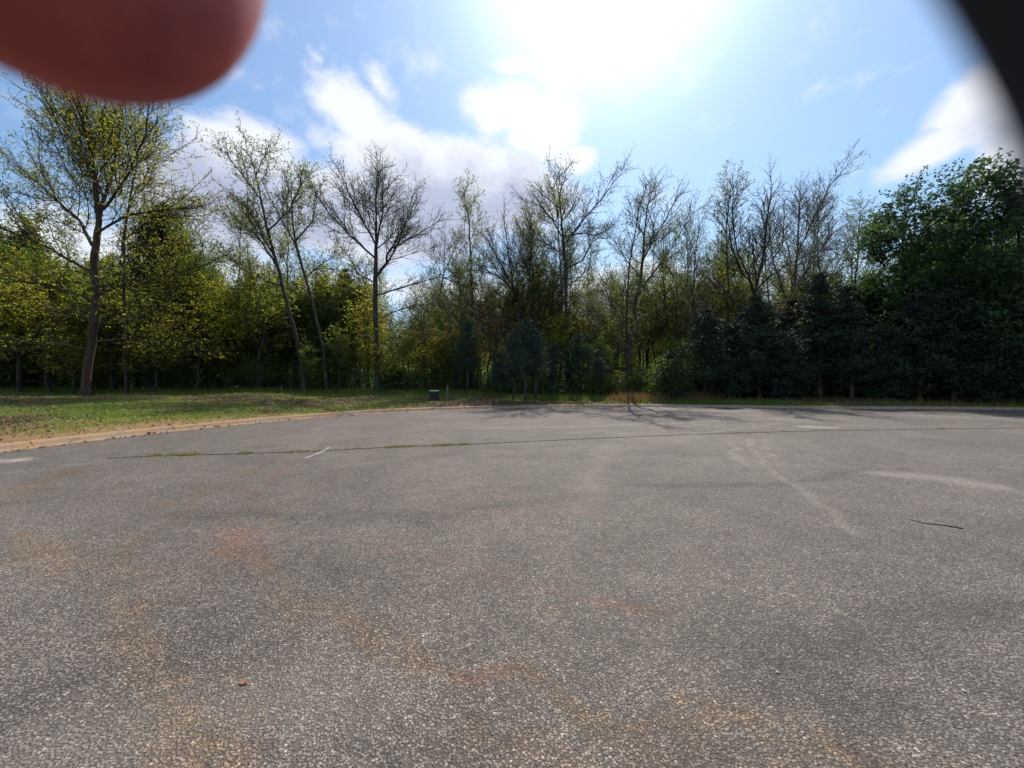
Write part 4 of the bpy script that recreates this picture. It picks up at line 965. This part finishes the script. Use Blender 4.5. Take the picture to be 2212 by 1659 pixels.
# ------------------------------------------------------------------ utility box and marker post
def box_bm(name, sx, sy, sz, bev, mat, taper=1.0, z0=0.0):
    import bmesh
    bm = bmesh.new(); bmesh.ops.create_cube(bm, size=1)
    for v in bm.verts:
        k = taper if v.co.z > 0 else 1; v.co = Vector((v.co.x * sx * k, v.co.y * sy * k, (v.co.z + .5) * sz + z0))
    bmesh.ops.bevel(bm, geom=bm.edges[:], offset=bev, segments=2, affect='EDGES', profile=.6)
    me = bpy.data.meshes.new(name); bm.to_mesh(me); bm.free(); me.materials.append(mat); return me
m, t, o = newmat('dark_green_enamel'); gp = t.add('ShaderNodeNewGeometry').outputs['Position']
principled(t, o, t.mix(t.noise(gp, 8, 4), (.008, .011, .009), (.015, .018, .014)), .55, .4); M_DG = m
m, t, o = newmat('weathered_lid'); gp = t.add('ShaderNodeNewGeometry').outputs['Position']
principled(t, o, t.mix(t.noise(gp, 12, 5), (.5, .5, .46), (.72, .72, .68)), .5, .4); M_LID = m
q = P3(938, 840, 24.6); bz = float(ground_z(q[0], 24.6)) - .02
ub = empty('utility_box', (q[0], 24.6, bz), 'dark low utility box with a pale flat lid in front of the pines', 'utility box')
obj('body', box_bm('body', .50, .42, .62, .02, M_DG, .94), ub)
obj('plinth', box_bm('plinth', .60, .52, .12, .015, M_DG, 1, -.02), ub)
obj('lid', box_bm('lid', .56, .48, .05, .015, M_LID, .97, .622), ub)
obj('door_panel', box_bm('door_panel', .38, .02, .42, .006, M_DG, 1, .13), ub, (0, -.222, 0))
obj('latch', box_bm('latch', .05, .03, .08, .006, M_DG, 1, .33), ub, (.13, -.236, 0))
q = P3(966, 840, 25.0); bz = float(ground_z(q[0], 25.0)) - .02
m, t, o = newmat('grey_plastic'); gp = t.add('ShaderNodeNewGeometry').outputs['Position']
principled(t, o, t.mix(t.noise(gp, 10, 4), (.10, .105, .095), (.16, .165, .15)), .6, .3)
mp = empty('marker_post', (q[0], 25.0, bz), 'slim grey post standing just right of the utility box', 'post')
obj('post', box_bm('post', .12, .10, .80, .02, m), mp); obj('cap', box_bm('cap', .15, .13, .06, .02, m, .8, .80), mp)

# ------------------------------------------------------------------ fingertip over the lens and dark rim of the phone cover
def skin_mat():
    m, t, o = newmat('skin'); gp = t.add('ShaderNodeNewGeometry').outputs['Position']
    n = t.noise(gp, 260, 5, .7)
    p = principled(t, o, t.mix(t.sm(n, .3, .7), (.24, .05, .055), (.37, .085, .07)), .5, .3)
    p.inputs['Subsurface Weight'].default_value = 1.0
    p.inputs['Subsurface Radius'].default_value = (1.0, .22, .12); p.inputs['Subsurface Scale'].default_value = .007
    return m
def finger():
    # axis rises from the tip and curls back over three bones; cross-sections slightly flat on the pad side
    L = .085; NR, NS = 40, 28; V = []
    for i in range(NR):
        s = i / (NR - 1)
        if s < .3: th = (s / .3) * math.pi / 2; z = -.0145 * math.cos(th); k = math.sin(th)
        else: z = (s - .3) / .7 * L; k = 1 + .06 * math.exp(-((z - .024) / .006) ** 2) + .10 * math.exp(-((z - .05) / .008) ** 2) + z * 1.2
        bend = -.55 * max(z - .02, 0) ** 2 * 12
        for j in range(NS):
            p = 2 * math.pi * j / NS
            V.append((k * .0088 * math.cos(p), k * .0074 * math.sin(p) * (1.0 if math.sin(p) > 0 else .92) + bend * -1, z))
    Q = [[i * NS + j, i * NS + (j + 1) % NS, (i + 1) * NS + (j + 1) % NS, (i + 1) * NS + j] for i in range(NR - 1) for j in range(NS)]
    return mesh_from('finger', V, [np.array(Q), np.array([[(NR - 1) * NS + j for j in range(NS)]])], skin_mat(), True)
FD = .0185
fx, fz = (30 - 512) / F * FD, EYE + (HOR + 212) / F * FD
fr = empty('finger', (fx, FD, fz), 'out-of-focus reddish fingertip covering the upper left corner', 'finger')
fr.rotation_euler = (R(-8), R(-4), R(50)); fr.scale = (1.13, 1.05, 1.0)
sk = obj('skin', finger(), fr)
m, t, o = newmat('fingernail'); principled(t, o, (.62, .36, .30), .3, .5)
V = []; Q = []
for i in range(9):
    for j in range(9):
        u = (j / 8 - .5) * 1.3; z = -.0075 + .0155 * i / 8; k = 1.03 * (math.sqrt(max(1 - (min(z, 0) / .0148) ** 2, .2)))
        V.append((k * .0088 * math.sin(u), k * .0076 * math.cos(u), z))
Q = [[i * 9 + j, i * 9 + j + 1, (i + 1) * 9 + j + 1, (i + 1) * 9 + j] for i in range(8) for j in range(8)]
obj('fingernail', mesh_from('fingernail', V, [np.array(Q)], m, True), fr)

m, t, o = newmat('black_rubber'); principled(t, o, (.012, .013, .018), .6, .3)
# curved edge: a rounded bar following an arc round the view's upper right
RD = .0062; pts = []
for px, py in ((960 - 130, -260), (925, -130), (958, -40), (985, 5), (1005, 40), (1035, 100), (1060, 170), (1110, 260)):
    pts.append(np.array([(px - 512) / F * RD, RD, EYE + (HOR - py) / F * RD]))
pts = np.array(pts); c_in = pts.mean(0)
outw = norm(np.array([[.82, 0, .57]])); V = []; secs = 14; wdt, thk = .0045, .0013
for p_ in pts:
    for j in range(secs):
        a_ = 2 * math.pi * j / secs; cx_ = math.copysign(abs(math.cos(a_)) ** .6, math.cos(a_)); sy_ = math.copysign(abs(math.sin(a_)) ** .8, math.sin(a_))
        q = p_ + outw[0] * (wdt * (1 + cx_)) + np.array([0, thk * sy_, 0]); V.append(q)
V = np.array(V); k = len(pts)
Q = [[i * secs + j, i * secs + (j + 1) % secs, (i + 1) * secs + (j + 1) % secs, (i + 1) * secs + j] for i in range(k - 1) for j in range(secs)]
ctr = V.mean(0)
rim = obj('phone_cover', mesh_from('phone_cover', V - ctr, [np.array(Q), np.array([list(range(secs))[::-1], [(k - 1) * secs + j for j in range(secs)]])], m, True), None, tuple(ctr))
tag(rim, 'blurred black curved edge close to the lens in the upper right corner', 'phone cover')
tot = 0
for me_ in bpy.data.meshes:
    if len(me_.polygons): tot += len(me_.loops) - 2 * len(me_.polygons)
print('tree nodes', NODES[0], 'tris', tot, 'objects', len(bpy.data.objects))
